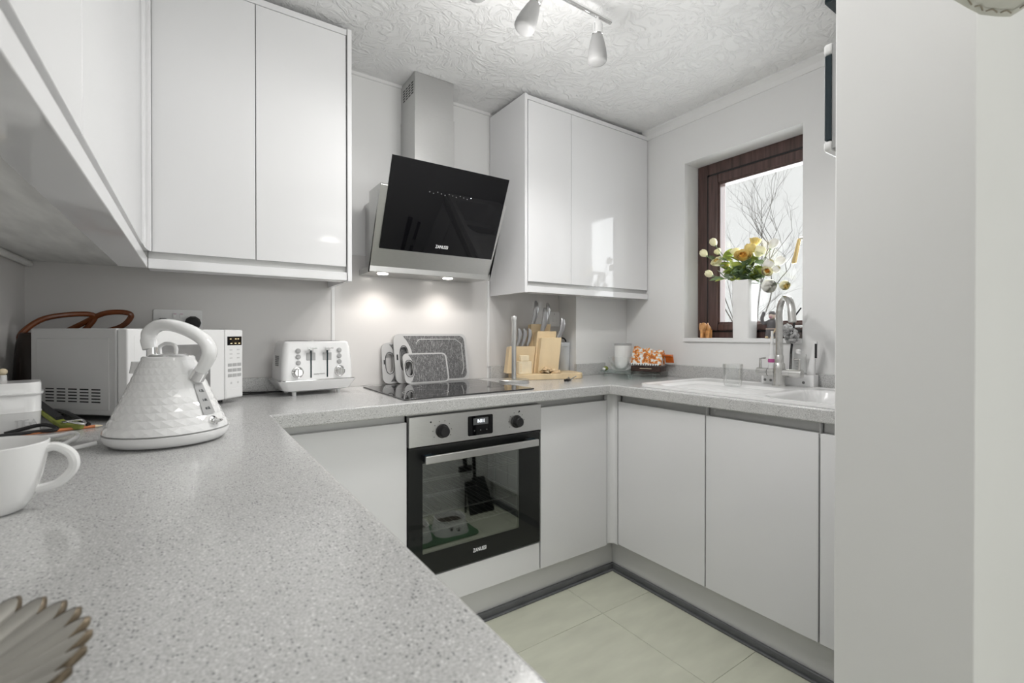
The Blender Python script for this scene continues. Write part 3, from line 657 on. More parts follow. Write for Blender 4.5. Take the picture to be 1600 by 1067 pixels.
# things around the tap
cd = thing('sponge_caddy', 'white plastic caddy with round holes behind the tap', 'caddy', (2.182, 1.03, 0.9215))
MB().box(-0.022, 0.022, -0.115, 0.105, 0.0, 0.004).box(-0.022, -0.018, -0.115, 0.105, 0.004, 0.052).box(0.018, 0.022, -0.115, 0.105, 0.004, 0.052).box(-0.018, 0.018, -0.115, -0.111, 0.004, 0.052).box(-0.018, 0.018, 0.101, 0.105, 0.004, 0.052).obj('tray', M_WHITEP, cd, 0.0015)
for y in (0.088, 0.062, 0.036, -0.075): MB().lathe([(0.006, 0), (0.006, 0.001)], 12).xf(Matrix.Translation((-0.0222, y, 0.018)) @ Matrix.Rotation(-PI / 2, 4, 'Y')).obj('drain_hole', M_INK, cd)
bt = thing('washing_up_bottle', 'slim white washing-up bottle with a pink collar left of the tap stem', 'bottle', (2.182, 1.098, 0.9262))
MB().lathe([(0.014, 0), (0.016, 0.01), (0.016, 0.11), (0.012, 0.125)], 18).obj('bottle', M_WHITEP, bt)
MB().lathe([(0.0165, 0.092), (0.0172, 0.100), (0.0165, 0.108)], 18).obj('collar', M_PINK, bt)
MB().lathe([(0.011, 0.1255), (0.009, 0.16), (0.006, 0.20), (0.005, 0.235)], 14).obj('cap', M_WHITEP, bt)
bt = thing('clear_bottle', 'clear plastic soap bottle with measuring marks right of the tap stem', 'bottle', (2.182, 0.985, 0.9262))
MB().prism(rrect(0, 0, 0.032, 0.062, 0.012), 'z', 0, 0.135).obj('bottle', M_CLEAR, bt, 0.003)
MB().lathe([(0.010, 0.136), (0.010, 0.15), (0.006, 0.154)], 14).obj('cap', M_WHITEP, bt)
for z in (0.05, 0.065, 0.08, 0.095): box('measure_mark', M_INK, bt, -0.0168, -0.0162, -0.018, 0.002, z, z + 0.0015)
sb2 = thing('spray_wand', 'white tapering plastic scrubber handle standing in the caddy by the wall', 'scrubber', (2.184, 0.935, 0.9262))
MB().loft([[(x * k, y * k + o_, z) for x, y in rrect(0, 0, 0.026, 0.03, 0.008, 3)] for z, k, o_ in ((0, 1, 0), (0.06, 1, 0), (0.11, 0.7, -0.006), (0.19, 0.45, -0.018))]).obj('handle', M_WHITEP, sb2)
box('grip_strip', M_BLK, sb2, -0.0115, -0.0085, -0.026, -0.018, 0.12, 0.18)
br = thing('dish_brush', 'black-handled dish brush with a grey scrubbing head behind the tap spout', 'brush', (2.186, 1.022, 0.9262))
MB().tube([(0, 0, 0), (0, -0.004, 0.14), (0.0, -0.02, 0.30), (0, -0.045, 0.335)], [0.005, 0.005, 0.004, 0.003], 8).obj('handle', M_BLK, br)
fz = MB(); rnd = random.Random(9)
for i in range(60):
    a = rnd.uniform(0, 2 * PI); b_ = rnd.uniform(-1, 1); k = math.sqrt(1 - b_ * b_)
    fz.ball((0.018 * k * math.cos(a), -0.004 + 0.024 * k * math.sin(a), 0.215 + 0.03 * b_), rnd.uniform(0.006, 0.011), 6, 4)
fz.obj('scrub_head', M_FUR, br)

gl = thing('glass_tumbler', 'clear cut-glass tumbler standing on the drainer', 'glass', (2.0, 1.178, 0.9155))
n = 36; outer_ = []; 
prof = [(0.034, 0), (0.036, 0.006), (0.0385, 0.03), (0.0405, 0.055), (0.043, 0.098)]
g = MB(); rings = []
for r_, z in prof: rings.append([((r_ + (0.0012 * (1 if i % 2 else -1) if 0.004 < z < 0.056 else 0)) * math.cos(2 * PI * i / n), (r_ + (0.0012 * (1 if i % 2 else -1) if 0.004 < z < 0.056 else 0)) * math.sin(2 * PI * i / n), z) for i in range(n)])
for r_, z in ((0.0405, 0.098), (0.037, 0.05), (0.034, 0.012)): rings.append([(r_ * math.cos(2 * PI * i / n), r_ * math.sin(2 * PI * i / n), z) for i in range(n)])
g.loft(rings).obj('tumbler', M_CLEAR, gl, smooth=30)

# ================================================================== WINDOW SILL THINGS
vs_ = thing('flower_vase', 'tall square white vase full of cream roses on the window sill', 'vase', (2.283, 1.283, WZ0), 0.0)
VH = 0.288
vr = [[(x, y, z) for x, y in rrect(0, 0, w, w, 0.008, 3)] for w, z in ((0.082, 0), (0.083, 0.02), (0.088, VH), (0.080, VH), (0.076, VH - 0.08))]
MB().loft(vr).obj('vessel', M_CERAM, vs_)
VT = Vector((2.283, 1.283, WZ0 + VH))
def petal_layer(mb, r, h, n, phase, flare, rnd):
    for k in range(n):
        a0 = phase + 2 * PI * k / n; w = 2 * PI / n * 0.72; nu, nv_ = 5, 5
        base = len(mb.v); vs = []
        for j in range(nv_):
            t_ = j / (nv_ - 1)
            rr = r * (0.25 + 0.75 * math.sin(min(1, t_ * 1.3) * PI / 2)) + flare * r * max(0, t_ - 0.6) * 1.6 - (0.28 * r * t_ ** 3 if flare < 0.3 else 0)
            for i in range(nu):
                s_ = (i / (nu - 1) - 0.5) * 2; a = a0 + w * s_ * (0.55 + 0.45 * math.sin(PI * (0.25 + 0.6 * t_)))
                vs.append((rr * math.cos(a), rr * math.sin(a), h * t_ * (1 - 0.13 * s_ * s_ * t_)))
        mb.add(vs, [(j * nu + i, j * nu + i + 1, (j + 1) * nu + i + 1, (j + 1) * nu + i) for j in range(nv_ - 1) for i in range(nu - 1)])
def leaf(mb, p, d, L, w, droop, side):
    d = Vector(d).normalized(); sd = d.cross(Vector((0, 0, 1))).normalized(); up = sd.cross(d).normalized()
    sd = (sd * math.cos(side) + up * math.sin(side)).normalized(); up = sd.cross(d).normalized()
    vs = []; N_ = 6
    for i in range(N_ + 1):
        t_ = i / N_; c = Vector(p) + d * (L * t_) - Vector((0, 0, 1)) * droop * t_ * t_ ; ww = w * math.sin(PI * min(1, t_ * 0.94 + 0.06)) ** 0.8
        vs += [c - sd * ww + up * ww * 0.25, c, c + sd * ww + up * ww * 0.25]
    mb.add(vs, [(3 * i + k, 3 * i + k + 1, 3 * i + k + 4, 3 * i + k + 3) for i in range(N_) for k in (0, 1)])
ROSES = [  # bloom position, direction offset, size, openness, petal material, heart material, label
 ((2.30, 1.464, 1.635), 0.021, 0.15, M_CREAM, M_CREAM, 'cream rosebud, uppermost of those in front of the dark window frame'),
 ((2.28, 1.508, 1.581), 0.021, 0.15, M_CREAM, M_CREAM, 'cream rosebud on a bare stem, furthest left of the bouquet'),
 ((2.33, 1.457, 1.586), 0.016, 0.5, M_CREAM, M_YELLOW, 'small peach-cream rose half hidden by leaves before the window frame'),
 ((2.27, 1.423, 1.521), 0.024, 0.7, M_CREAM, M_YELLOW, 'open cream rose with ruffled petals left of the bouquet centre'),
 ((2.26, 1.464, 1.465), 0.020, 0.1, M_CREAM, M_YELLOW, 'cream rosebud lying sideways, lowest on the left'),
 ((2.28, 1.331, 1.563), 0.021, 0.5, M_CREAM, M_YELLOW, 'small round cream rose just left of the large amber-hearted rose'),
 ((2.25, 1.274, 1.529), 0.030, 0.9, M_YELLOW, M_AMBER, 'large open yellow rose with amber heart at the bouquet centre'),
 ((2.28, 1.255, 1.567), 0.028, 0.4, M_YELLOW, M_YELLOW, 'plump yellow-cream rose above the large amber-hearted rose'),
 ((2.32, 1.251, 1.606), 0.023, 0.5, M_YELLOW, M_AMBER, 'yellow rose at the very top of the bouquet'),
 ((2.30, 1.218, 1.551), 0.028, 0.4, M_CREAM, M_CREAM, 'pale cream rose behind the round leaf, right of the top rose'),
 ((2.33, 1.166, 1.584), 0.024, 0.15, M_WHITEPET, M_WHITEPET, 'greyish white rosebud standing alone at the upper right'),
 ((2.27, 1.162, 1.479), 0.025, 0.2, M_WHITEPET, M_CREAM, 'white rosebud lying above the small orange-hearted rose'),
 ((2.25, 1.161, 1.441), 0.020, 0.8, M_CREAM, M_AMBER, 'small open rose with orange heart at the right'),
 ((2.28, 1.132, 1.452), 0.019, 0.2, M_WHITEPET, M_CREAM, 'white rosebud right beside the small orange-hearted rose'),
 ((2.32, 1.134, 1.495), 0.024, 0.15, M_WHITEPET, M_WHITEPET, 'greyish white rosebud in the right-hand cluster, pointing up right'),
 ((2.27, 1.162, 1.379), 0.034, 0.42, M_WHITEPET, M_WHITEPET, 'big drooping white rose below the right-hand cluster'),
 ((2.26, 1.084, 1.374), 0.023, 0.42, M_CREAM, M_YELLOW, 'pale yellow rose hanging lowest at the far right'),
 ((2.31, 1.394, 1.508), 0.015, 0.4, M_YELLOW, M_YELLOW, 'little yellow rose showing between leaves left of centre'),
]
rnd = random.Random(4)
for k, (P, r_, op, mp_, mh, lab) in enumerate(ROSES):
    P = Vector(P); r_ = r_ * 1.05; t = thing('rose', lab, 'flower', tuple(VT), group='roses in the white vase')
    d = (P - (VT - Vector((0, 0, 0.05)))).normalized()
    if k in (15, 16): d = Vector((-0.5, -0.75, -0.35)).normalized()
    elif op > 0.55: d = (d + Vector((-0.9, -0.55, 0.1))).normalized()
    R_ = d.to_track_quat('Z', 'Y').to_matrix().to_4x4()
    h = r_ * (2.2 - 0.9 * op); base = P - d * h * 0.5 - VT
    Mx = Matrix.Translation(base) @ R_
    pm = MB()
    for kk, (rk, hk) in enumerate(((1.0, 0.86), (0.86, 0.95), (0.72, 1.0))): petal_layer(pm, r_ * rk, h * hk, 5, rnd.random() + kk, op * (0.6 - 0.12 * kk), rnd)
    pm.xf(Mx).obj('petals', mp_, t, smooth=180)
    hm = MB()
    for rk, hk in ((0.58, 1.0), (0.44, 0.99), (0.30, 0.97)): petal_layer(hm, r_ * rk, h * hk, 4, rnd.random() * 3, op * 0.15, rnd)
    hm.ball((0, 0, h * 0.6), (r_ * 0.2, r_ * 0.2, h * 0.35), 8, 5)
    hm.xf(Mx).obj('heart', mh, t, smooth=180)
    sp_ = MB()
    for q_ in range(5): leaf(sp_, (0, 0, -0.002), (math.cos(q_ * 1.257), math.sin(q_ * 1.257), 1.3), r_ * 1.1, r_ * 0.26, 0, 0)
    sp_.ball((0, 0, 0), r_ * 0.25, 8, 5); sp_.xf(Mx).obj('sepals', M_LEAFD, t)
    root = Vector((rnd.uniform(-0.02, 0.02), rnd.uniform(-0.02, 0.02), -0.06))
    mid = (root + base) * 0.5 + Vector((0, 0, 0.025))
    st = bezier([root, root * 0.4 + Vector((0, 0, 0.01)) + base * 0.12, mid, base], 5)
    MB().tube(st, 0.0018, 6).obj('stem', M_STEM, t)
    nl = 0 if k in (15, 16) else 7 if k not in (1, 10) else 3
    for q_ in range(nl):
        c = Vector(st[int(len(st) * rnd.uniform(0.42, 0.85))]); c.x -= 0.003
        dd = Vector((rnd.uniform(-0.9, 0.2), rnd.uniform(-1, 1), rnd.uniform(-0.35, 0.55))) + d * 0.3
        lm = MB(); leaf(lm, c, dd, rnd.uniform(0.045, 0.075), rnd.uniform(0.014, 0.021), rnd.uniform(0, 0.02), rnd.uniform(-0.9, 0.9)); lm.obj('leaf', M_LEAF if rnd.random() < 0.6 else M_LEAFD, t, smooth=60)

el = thing('elephant_figurine', 'small orange stone elephant figurine at the left end of the window sill', 'figurine', (2.285, 1.497, WZ0), 3.35)
eb = MB().ball((0, 0, 0.048), (0.032, 0.024, 0.026), 16, 10)
for (x, y) in ((-0.018, -0.013), (-0.018, 0.013), (0.018, -0.013), (0.018, 0.013)): eb.tube([(x, y, 0.045), (x * 1.08, y * 1.08, 0.0)], [0.012, 0.0095], 10)
eb.obj('body', M_ELEPH, el)
hdm = MB().ball((0.036, 0, 0.062), (0.019, 0.018, 0.02), 14, 9).tube(bezier([(0.05, 0, 0.062), (0.062, 0, 0.045), (0.062, 0, 0.022), (0.066, 0, 0.006)], 5), [0.010] + [0.010 - 0.0004 * i for i in range(1, 16)], 9); hdm.obj('head', M_ELEPH, el)
for s_ in (-1, 1): MB().ball((0.030, s_ * 0.020, 0.060), (0.008, 0.006, 0.021), 10, 7).obj('ear', M_ELEPH, el)

fg = thing('figurine', 'grey resin figurine of a laughing figure holding a pole on the sill', 'figurine', (2.29, 1.150, WZ0), PI)
MB().lathe([(0.030, 0), (0.032, 0.01), (0.028, 0.04), (0.024, 0.06), (0.027, 0.075), (0.022, 0.088), (0.010, 0.096)], 20).obj('robe', M_GREYST, fg)
MB().ball((0.004, 0, 0.108), (0.016, 0.016, 0.018), 14, 9).obj('head', M_FACE, fg)
MB().lathe([(0.0175, 0.113), (0.0165, 0.122), (0.009, 0.130), (0.002, 0.131)], 16, (0.001, 0, 0)).obj('cap', M_GREYST, fg)
MB().box(0.0185, 0.0215, -0.006, 0.006, 0.100, 0.103).obj('mouth', M_PINK, fg)
MB().tube(bezier([(0, -0.022, 0.078), (0.008, -0.040, 0.074), (0.008, -0.046, 0.098), (0.006, -0.040, 0.118)], 4), [0.011] + [0.0085] * 12, 9).ball((0.006, -0.039, 0.122), 0.009, 9, 6).obj('raised_arm', M_GREYST, fg)
MB().tube(bezier([(0, 0.022, 0.078), (0.012, 0.036, 0.062), (0.022, 0.030, 0.052)], 4), 0.009, 9).obj('arm', M_GREYST, fg)
MB().tube([(0.030, 0.004, 0.0), (0.022, 0.030, 0.055), (0.012, 0.060, 0.165)], 0.003, 7).obj('pole', M_WOOD, fg)
MB().lathe([(0.0295, 0.044), (0.0295, 0.048)], 20).obj('belt', M_FACE, fg)
for (y, z) in ((-0.012, 0.01), (0.012, 0.01)): MB().ball((0.026, y, 0.006), (0.014, 0.009, 0.006), 9, 5).obj('shoe', M_WOOD, fg)

fo = thing('foil_ball', 'crumpled grey fleece ball ornament on the sill behind the tap', 'ornament', (2.292, 1.082, WZ0))
fb = MB(); rnd = random.Random(12)
for i in range(90):
    a = rnd.uniform(0, 2 * PI); b_ = rnd.uniform(-1, 1); k = math.sqrt(1 - b_ * b_); fb.ball((0.021 * k * math.cos(a), 0.021 * k * math.sin(a), 0.036 + 0.026 * b_), rnd.uniform(0.005, 0.010), 6, 4)
fb.obj('fleece', M_FUR, fo); MB().lathe([(0.014, 0.0), (0.012, 0.012)], 12).obj('base', M_GREYST, fo)
fo.name = 'pompom_ornament'
ch = thing('candle_holder', 'frosted glass candle block at the right end of the window sill', 'candle holder', (2.285, 1.030, WZ0))
MB().prism(rrect(0, 0, 0.06, 0.06, 0.006, 3), 'z', 0, 0.052).obj('block', M_CLEAR, ch, 0.003)
MB().lathe([(0.021, 0.0525), (0.021, 0.060), (0.019, 0.061)], 18).obj('candle', M_CARD, ch)

# ================================================================== BACK WORKTOP, RIGHT OF HOB
rh = thing('towel_pole', 'chrome kitchen-roll pole with round base at the right rear of the hob', 'kitchen roll holder', (1.302, 1.892, CT))
MB().lathe([(0.073, 0), (0.075, 0.003), (0.075, 0.013), (0.071, 0.017), (0.012, 0.0175)], 40).obj('base', M_STEEL, rh)
MB().lathe([(0.0115, 0.018), (0.0115, 0.305), (0.013, 0.306), (0.013, 0.322), (0.0115, 0.325)], 20).obj('pole', M_STEEL, rh)
rh.name = 'kitchen_roll_holder'

bd_ = thing('wooden_board', 'thick pale beech board carrying the knife block', 'board', (1.585, 2.005, CT), -0.30)
MB().prism(rrect(0, 0, 0.375, 0.215, 0.045, 6), 'z', 0, 0.030).obj('board', M_WOOD, bd_, 0.004, 3)
BZ = CT + 0.0302
kb = thing('knife_block', 'stepped pale beech knife block holding silver-handled knives', 'knife block', (1.560, 2.043, BZ), -0.30)
def slant(x0, x1, ya, yb_, h, lean): return [[(x0, ya, 0), (x1, ya, 0), (x1, yb_, 0), (x0, yb_, 0)], [(x0 + lean, ya + lean * 0.15, h), (x1 + lean, ya + lean * 0.15, h), (x1 + lean, yb_ + lean * 0.15, h - 0.004), (x0 + lean, yb_ + lean * 0.15, h - 0.004)]]
MB().loft(slant(-0.190, -0.045, -0.055, 0.005, 0.142, 0.018)).obj('steak_knife_block', M_WOOD, kb, 0.002)
MB().loft(slant(-0.060, 0.055, 0.006, 0.062, 0.262, 0.030)).obj('rear_block', M_WOOD, kb, 0.002)
MB().loft(slant(-0.040, 0.070, -0.050, 0.005, 0.222, 0.026)).obj('middle_block', M_WOOD, kb, 0.002)
MB().loft(slant(-0.030, 0.085, -0.092, -0.051, 0.188, 0.022)).obj('front_block', M_WOOD, kb, 0.002)
kM = Matrix.Translation(kb.location) @ Matrix.Rotation(-0.30, 4, 'Z')
def knife(name, label, x, y, z, L, w, lean, group):
    p = kM @ Vector((x, y, z)); t = thing(name, label, 'knife', tuple(p), -0.30, group)
    rg = []
    for s_, k, o_ in ((0.0, 0.72, 0), (0.08, 0.80, 0.0), (0.35, 1.0, 0.004), (0.65, 1.02, 0.002), (0.9, 0.75, -0.006), (1.0, 0.30, -0.012)):
        cx = lean * s_ * L + o_; z_ = 0.001 + s_ * L
        rg.append([(cx + px * w * k, py * w * 0.62 * k, z_) for px, py in rrect(0, 0, 1.0, 1.0, 0.40, 3)])
    MB().loft(rg).obj('handle', M_KNIFE, t); return t
for i, nm in enumerate(('leftmost', 'second from the left', 'third from the left', 'rightmost')):
    knife('steak_knife', 'silver-handled steak knife, %s of the four in the low block' % nm, -0.150 + i * 0.029, -0.022, 0.142, 0.094, 0.023, 0.22, 'steak knives')
knife('kitchen_knife', 'silver-handled kitchen knife at the back left of the tall block', -0.012, 0.036, 0.261, 0.130, 0.029, 0.22, 'kitchen knives')
knife('kitchen_knife', 'silver-handled kitchen knife at the back right of the tall block', 0.056, 0.036, 0.261, 0.120, 0.028, 0.25, 'kitchen knives')
knife('kitchen_knife', 'broad silver-handled knife in the middle step of the block', 0.022, -0.022, 0.222, 0.128, 0.034, 0.20, 'kitchen knives')
knife('sharpening_steel', 'silver handle leaning out at the right side of the knife block', 0.098, -0.072, 0.187, 0.105, 0.030, 0.30, 'kitchen knives')
cw = thing('wooden_carton', 'small pale carved wooden carton with square lid on the board', 'ornament', (1.430, 1.985, BZ), -0.30)
MB().prism(rrect(0, 0, 0.070, 0.052, 0.006, 3), 'z', 0, 0.066).obj('box', M_WOODC, cw, 0.003)
MB().prism(rrect(0, 0, 0.046, 0.036, 0.004, 3), 'z', 0.0665, 0.096).obj('lid', M_WOODC, cw, 0.003)
for i in range(4): box('carved_bar', M_WOOD, cw, -0.030, -0.022, -0.0268, -0.0255, 0.014 + i * 0.011, 0.020 + i * 0.011)
cr = thing('bark_flakes', 'heap of crumpled brown wood flakes in front of the knife block', 'wood flakes', (1.545, 1.935, BZ), -0.25)
rnd = random.Random(2)
for i in range(14):
    x, y = rnd.uniform(-0.055, 0.055), rnd.uniform(-0.018, 0.018); f_ = MB(); w_ = rnd.uniform(0.012, 0.026)
    f_.add([(-w_, -w_ * 0.6, 0), (w_, -w_ * 0.5, 0.004), (w_ * 0.9, w_ * 0.6, 0.009), (-w_ * 0.8, w_ * 0.5, 0.004), (0, 0, 0.014), (-w_, -w_ * 0.6, -0.004), (w_, -w_ * 0.5, 0.0), (w_ * 0.9, w_ * 0.6, 0.005), (-w_ * 0.8, w_ * 0.5, 0.0)], [(0, 1, 4), (1, 2, 4), (2, 3, 4), (3, 0, 4), (5, 6, 1, 0), (6, 7, 2, 1), (7, 8, 3, 2), (8, 5, 0, 3), (8, 7, 6, 5)])
    f_.xf(Matrix.Translation((x, y, 0.005 + (0.020 * (1 - abs(x) / 0.055)) * rnd.random())) @ Matrix.Rotation(rnd.uniform(0, 6), 4, 'Z') @ Matrix.Rotation(rnd.uniform(-0.4, 0.4), 4, 'X')); f_.obj('flake', M_BARK if i % 3 else M_WOODC, cr, smooth=None)
cn = thing('storage_canister', 'pale blue-grey enamel canister with black lid handle beside the knife block', 'canister', (1.770, 2.075, CT))
MB().lathe([(0.038, 0), (0.040, 0.003), (0.040, 0.165)], 32).obj('body', M_CANB, cn)
lid_ = MB().lathe([(0.0415, 0.1655), (0.0415, 0.181), (0.038, 0.189), (0.012, 0.191)], 32).obj('lid', M_CANB, cn)
MB().tube(bezier([(-0.028, 0, 0.187), (-0.022, 0, 0.210), (0.0, 0, 0.214), (0.018, 0, 0.204), (0.024, 0, 0.187)], 5), 0.0045, 8).obj('lid_handle', M_BLK, lid_)
sk_ = thing('wall_switch', 'white switch plate on the wall behind the knife block', 'switch', (1.772, YW - 0.005, 1.235))
MB().prism(rrect(0, 0, 0.080, 0.086, 0.005, 3), 'y', -0.009, 0).obj('plate', M_WHITEP, sk_); box('rocker', M_WHITEP, sk_, -0.012, 0.012, -0.012, -0.0092, -0.018, 0.018, 0.001)
box('screw', M_INK, sk_, -0.002, 0.002, -0.0098, -0.009, 0.028, 0.032)
ky = thing('key_bunch', 'small bunch of silver keys and black fob on the worktop before the board', 'keys', (1.585, 1.800, CT), 0.5)
for i, a in enumerate((0.1, 0.55, -0.4)):
    MB().box(0, 0.042, -0.003, 0.003, 0, 0.0022).ball((-0.006, 0, 0.002), (0.010, 0.009, 0.0015), 10, 4).xf(Matrix.Rotation(a, 4, 'Z') @ Matrix.Translation((0.006, 0, 0.0022 + 0.0025 * i)) @ Matrix.Rotation(-0.12 - 0.1 * i, 4, 'Y')).obj('key', M_STEEL, ky)
MB().prism(rrect(-0.022, 0.008, 0.045, 0.024, 0.008, 3), 'z', 0.0002, 0.012).obj('fob', M_BLK, ky, 0.003)

# cutting boards leaning against the splashback, standing on the hob
def cutting_board(label, x0, w, h, y_bot, y_top, top_off=0.0):
    ang_ = math.atan2(y_top - y_bot, h); t = thing('cutting_board', label, 'cutting board', (x0, y_bot, CT + 0.0064), group='cutting boards on the hob', rot=(-ang_, 0, 0))
    grip = w * 0.20
    out = rrect(w / 2, h / 2, w, h, min(h * 0.16, 0.03), 5)
    T_ = 0.009
    # plate as a ring of faces around the grip hole
    bm = bmesh.new(); ed = []
    hw = min(0.017, grip * 0.38); hh = h * 0.235
    holel = rrect(grip * 0.62, h / 2, hw * 2, hh * 2, hw * 0.95, 4)
    for loop in (out, holel):
        vs = [bm.verts.new((x, 0, z)) for x, z in loop]; ed += [bm.edges.new((vs[i], vs[(i + 1) % len(vs)])) for i in range(len(vs))]
    ff = [g for g in bmesh.ops.triangle_fill(bm, use_beauty=True, edges=ed)['geom'] if isinstance(g, bmesh.types.BMFace)]
    ex = bmesh.ops.extrude_face_region(bm, geom=ff)
    for g in ex['geom']:
        if isinstance(g, bmesh.types.BMVert): g.co.y = T_
    bmesh.ops.recalc_face_normals(bm, faces=bm.faces)
    me = bpy.data.meshes.new('plate'); bm.to_mesh(me); bm.free(); me.materials.append(M_LGREY)
    o = bpy.data.objects.new('plate', me); C.objects.link(o); o.parent = t
    # dark worn cutting field, its left end a wavy curve round the grip
    fx0, fx1, m_ = grip * 1.18, w - w * 0.035, h * 0.045
    pts = []
    for k in range(13):
        s_ = k / 12; z = m_ + (h - 2 * m_) * s_; bulge = abs(math.sin(PI * s_)) ** 0.8
        pts.append((fx0 - grip * 0.55 * (1 - bulge) + 0.0, z))
    right = [p for p in rrect((fx0 + fx1) / 2, h / 2, fx1 - fx0, h - 2 * m_, h * 0.12, 5) if p[0] > (fx0 + fx1) / 2]
    top_r = right[:6]; bot_r = right[6:]
    poly = pts + top_r[::-1] + bot_r[::-1]
    MB().prism(poly, 'y', -0.0012, 0.002).obj('cutting_field', M_BOARD, t, smooth=None)
    gro = [(fx0 + 0.02, h * 0.80), (fx0 + 0.035, h * 0.88), (fx1 - 0.05, h * 0.88), (fx1 - 0.018, h * 0.78), (fx1 - 0.016, h * 0.25), (fx1 - 0.03, h * 0.12)]
    if h > 0.2: MB().tube([(x, -0.0013, z) for x, z in gro], 0.0022, 6).obj('juice_groove', M_LGREY, t)
    gr_ = MB()
    for sgn in (1,): gr_.tube([(grip * 0.62 + (hw + 0.004) * math.cos(a * PI / 12), -0.0006, h / 2 + (hh + 0.006) * math.copysign(abs(math.sin(a * PI / 12)) ** 0.6, math.sin(a * PI / 12))) for a in range(25)], 0.0016, 5)
    gr_.obj('grip_rim', M_BLK, t)
    box('hook_slot', M_BLK, t, grip * 0.13, grip * 0.22, -0.0008, 0.002, h * 0.47, h * 0.58)
    return t
cutting_board('largest grey and charcoal cutting board, centre of the three', 0.782, 0.388, 0.236, 2.098, 2.143)
cutting_board('medium grey cutting board at the left, mostly hidden by the largest', 0.728, 0.30, 0.192, 2.123, 2.150)
cutting_board('smallest grey cutting board standing in front of the other two', 0.812, 0.226, 0.146, 2.060, 2.104)

# ================================================================== TOASTER
to = thing('toaster', 'white four-slice toaster with two chrome dials, left of the hob', 'toaster', (0.412, 1.945, CT), 0.10)
W2, D2 = 0.141, 0.165
def ring_to(w, y0, y1, z, r): return [(x, y, z) for x, y in rrect(0, (y0 + y1) / 2, w, y1 - y0, r, 5)]
bs = MB().loft([ring_to(0.205, 0.02, D2 - 0.02, 0.014, 0.02), ring_to(0.250, 0.005, D2 - 0.005, 0.020, 0.022), ring_to(0.290, -0.012, D2 + 0.006, 0.052, 0.024), ring_to(0.294, -0.014, D2 + 0.008, 0.057, 0.024), ring_to(0.286, -0.010, D2 + 0.004, 0.058, 0.024)]).obj('base', M_GLOSSP, to)
MB().loft([ring_to(0.288, -0.011, D2 + 0.005, 0.0582, 0.024), ring_to(0.288, -0.011, D2 + 0.005, 0.0612, 0.024)]).obj('chrome_band', M_CHROME, to)
for (x, y) in ((-0.085, 0.03), (0.085, 0.03), (-0.085, 0.14), (0.085, 0.14)): MB().lathe([(0.008, 0), (0.008, 0.0142)], 10, (x, y, 0)).obj('foot', M_WHITEP, to)
MB().loft([ring_to(0.272, 0.0, D2, 0.0615, 0.022), ring_to(0.270, 0.0, D2, 0.120, 0.022), ring_to(0.256, 0.004, D2 - 0.004, 0.185, 0.022), ring_to(0.244, 0.008, D2 - 0.008, 0.204, 0.02), ring_to(0.232, 0.016, D2 - 0.016, 0.2095, 0.016)]).obj('body', M_GLOSSP, to)
for x in (-0.056, 0.056):
    for y in (0.055, 0.105): box('bread_slot', M_BLKM, to, x - 0.040, x + 0.040, y - 0.012, y + 0.012, 0.2095, 0.2102)
fy = -0.0015
for x in (-0.031, 0.031):
    box('lever_slot', M_NAVY, to, x - 0.0025, x + 0.0025, fy, 0.006, 0.068, 0.175)
    box('lever_window', M_LGREY, to, x - 0.017, x + 0.017, fy + 0.0008, 0.008, 0.135, 0.165, 0.002)
    lv = MB().prism(rrect(x, 0.183, 0.034, 0.006, 0.0028, 3), 'y', -0.022, -0.006).box(x - 0.006, x + 0.006, -0.010, 0.006, 0.174, 0.184).obj('lever', M_CHROME, to, 0.001)
for s_ in (-1, 1):
    for i, z in enumerate((0.173, 0.150, 0.127)):
        b_ = MB().lathe([(0.0095, 0), (0.0095, 0.004), (0.006, 0.005)], 18).xf(Matrix.Translation((s_ * 0.078, 0.003, z)) @ Matrix.Rotation(PI / 2, 4, 'X')).obj('button', M_GREYP, to)
        MB().lathe([(0.0065, 0), (0.0062, 0.0012)], 16).xf(Matrix.Translation((s_ * 0.078, -0.0021, z)) @ Matrix.Rotation(PI / 2, 4, 'X')).obj('button_face', M_LGREY, b_)
    kn = MB().lathe([(0.021, 0), (0.021, 0.003), (0.016, 0.005), (0.0155, 0.017), (0.013, 0.019)], 26).xf(Matrix.Translation((s_ * 0.080, 0.0015, 0.091)) @ Matrix.Rotation(PI / 2, 4, 'X')).obj('dial', M_CHROME, to)
    MB().lathe([(0.022, 0), (0.022, 0.0012)], 26).xf(Matrix.Translation((s_ * 0.080, 0.0005, 0.091)) @ Matrix.Rotation(PI / 2, 4, 'X')).obj('dial_ring', M_LGREY, kn)
    box('dial_pointer', M_CHROME, kn, s_ * 0.080 - 0.003, s_ * 0.080 + 0.003, -0.024, -0.0175, 0.078, 0.104, 0.001)
text('brand_lettering', 'morphy richards', 0.0062, M_INK, to, (0, -0.0007, 0.082), (PI / 2, 0, 0))
for r_ in range(6):
    for c2 in range(4): box('side_vent', M_INK, to, -0.1372, -0.1345, 0.05 + c2 * 0.012, 0.056 + c2 * 0.012, 0.115 + r_ * 0.007, 0.119 + r_ * 0.007)
tc_ = MB().tube(bezier([(0.315, 2.075, CT + 0.006), (0.27, 2.10, CT + 0.005), (0.20, 2.115, CT + 0.006), (0.12, 2.115, CT + 0.012), (0.05, 2.12, CT + 0.03)], 6), 0.0032, 7).tube(bezier([(0.31, 2.09, CT + 0.005), (0.25, 2.085, CT + 0.005), (0.19, 2.072, CT + 0.005), (0.10, 2.085, CT + 0.005)], 6), 0.0032, 7).obj('power_cord', M_BLK)
tag(tc_, 'black power cords lying on the worktop between toaster and microwave', 'cord')

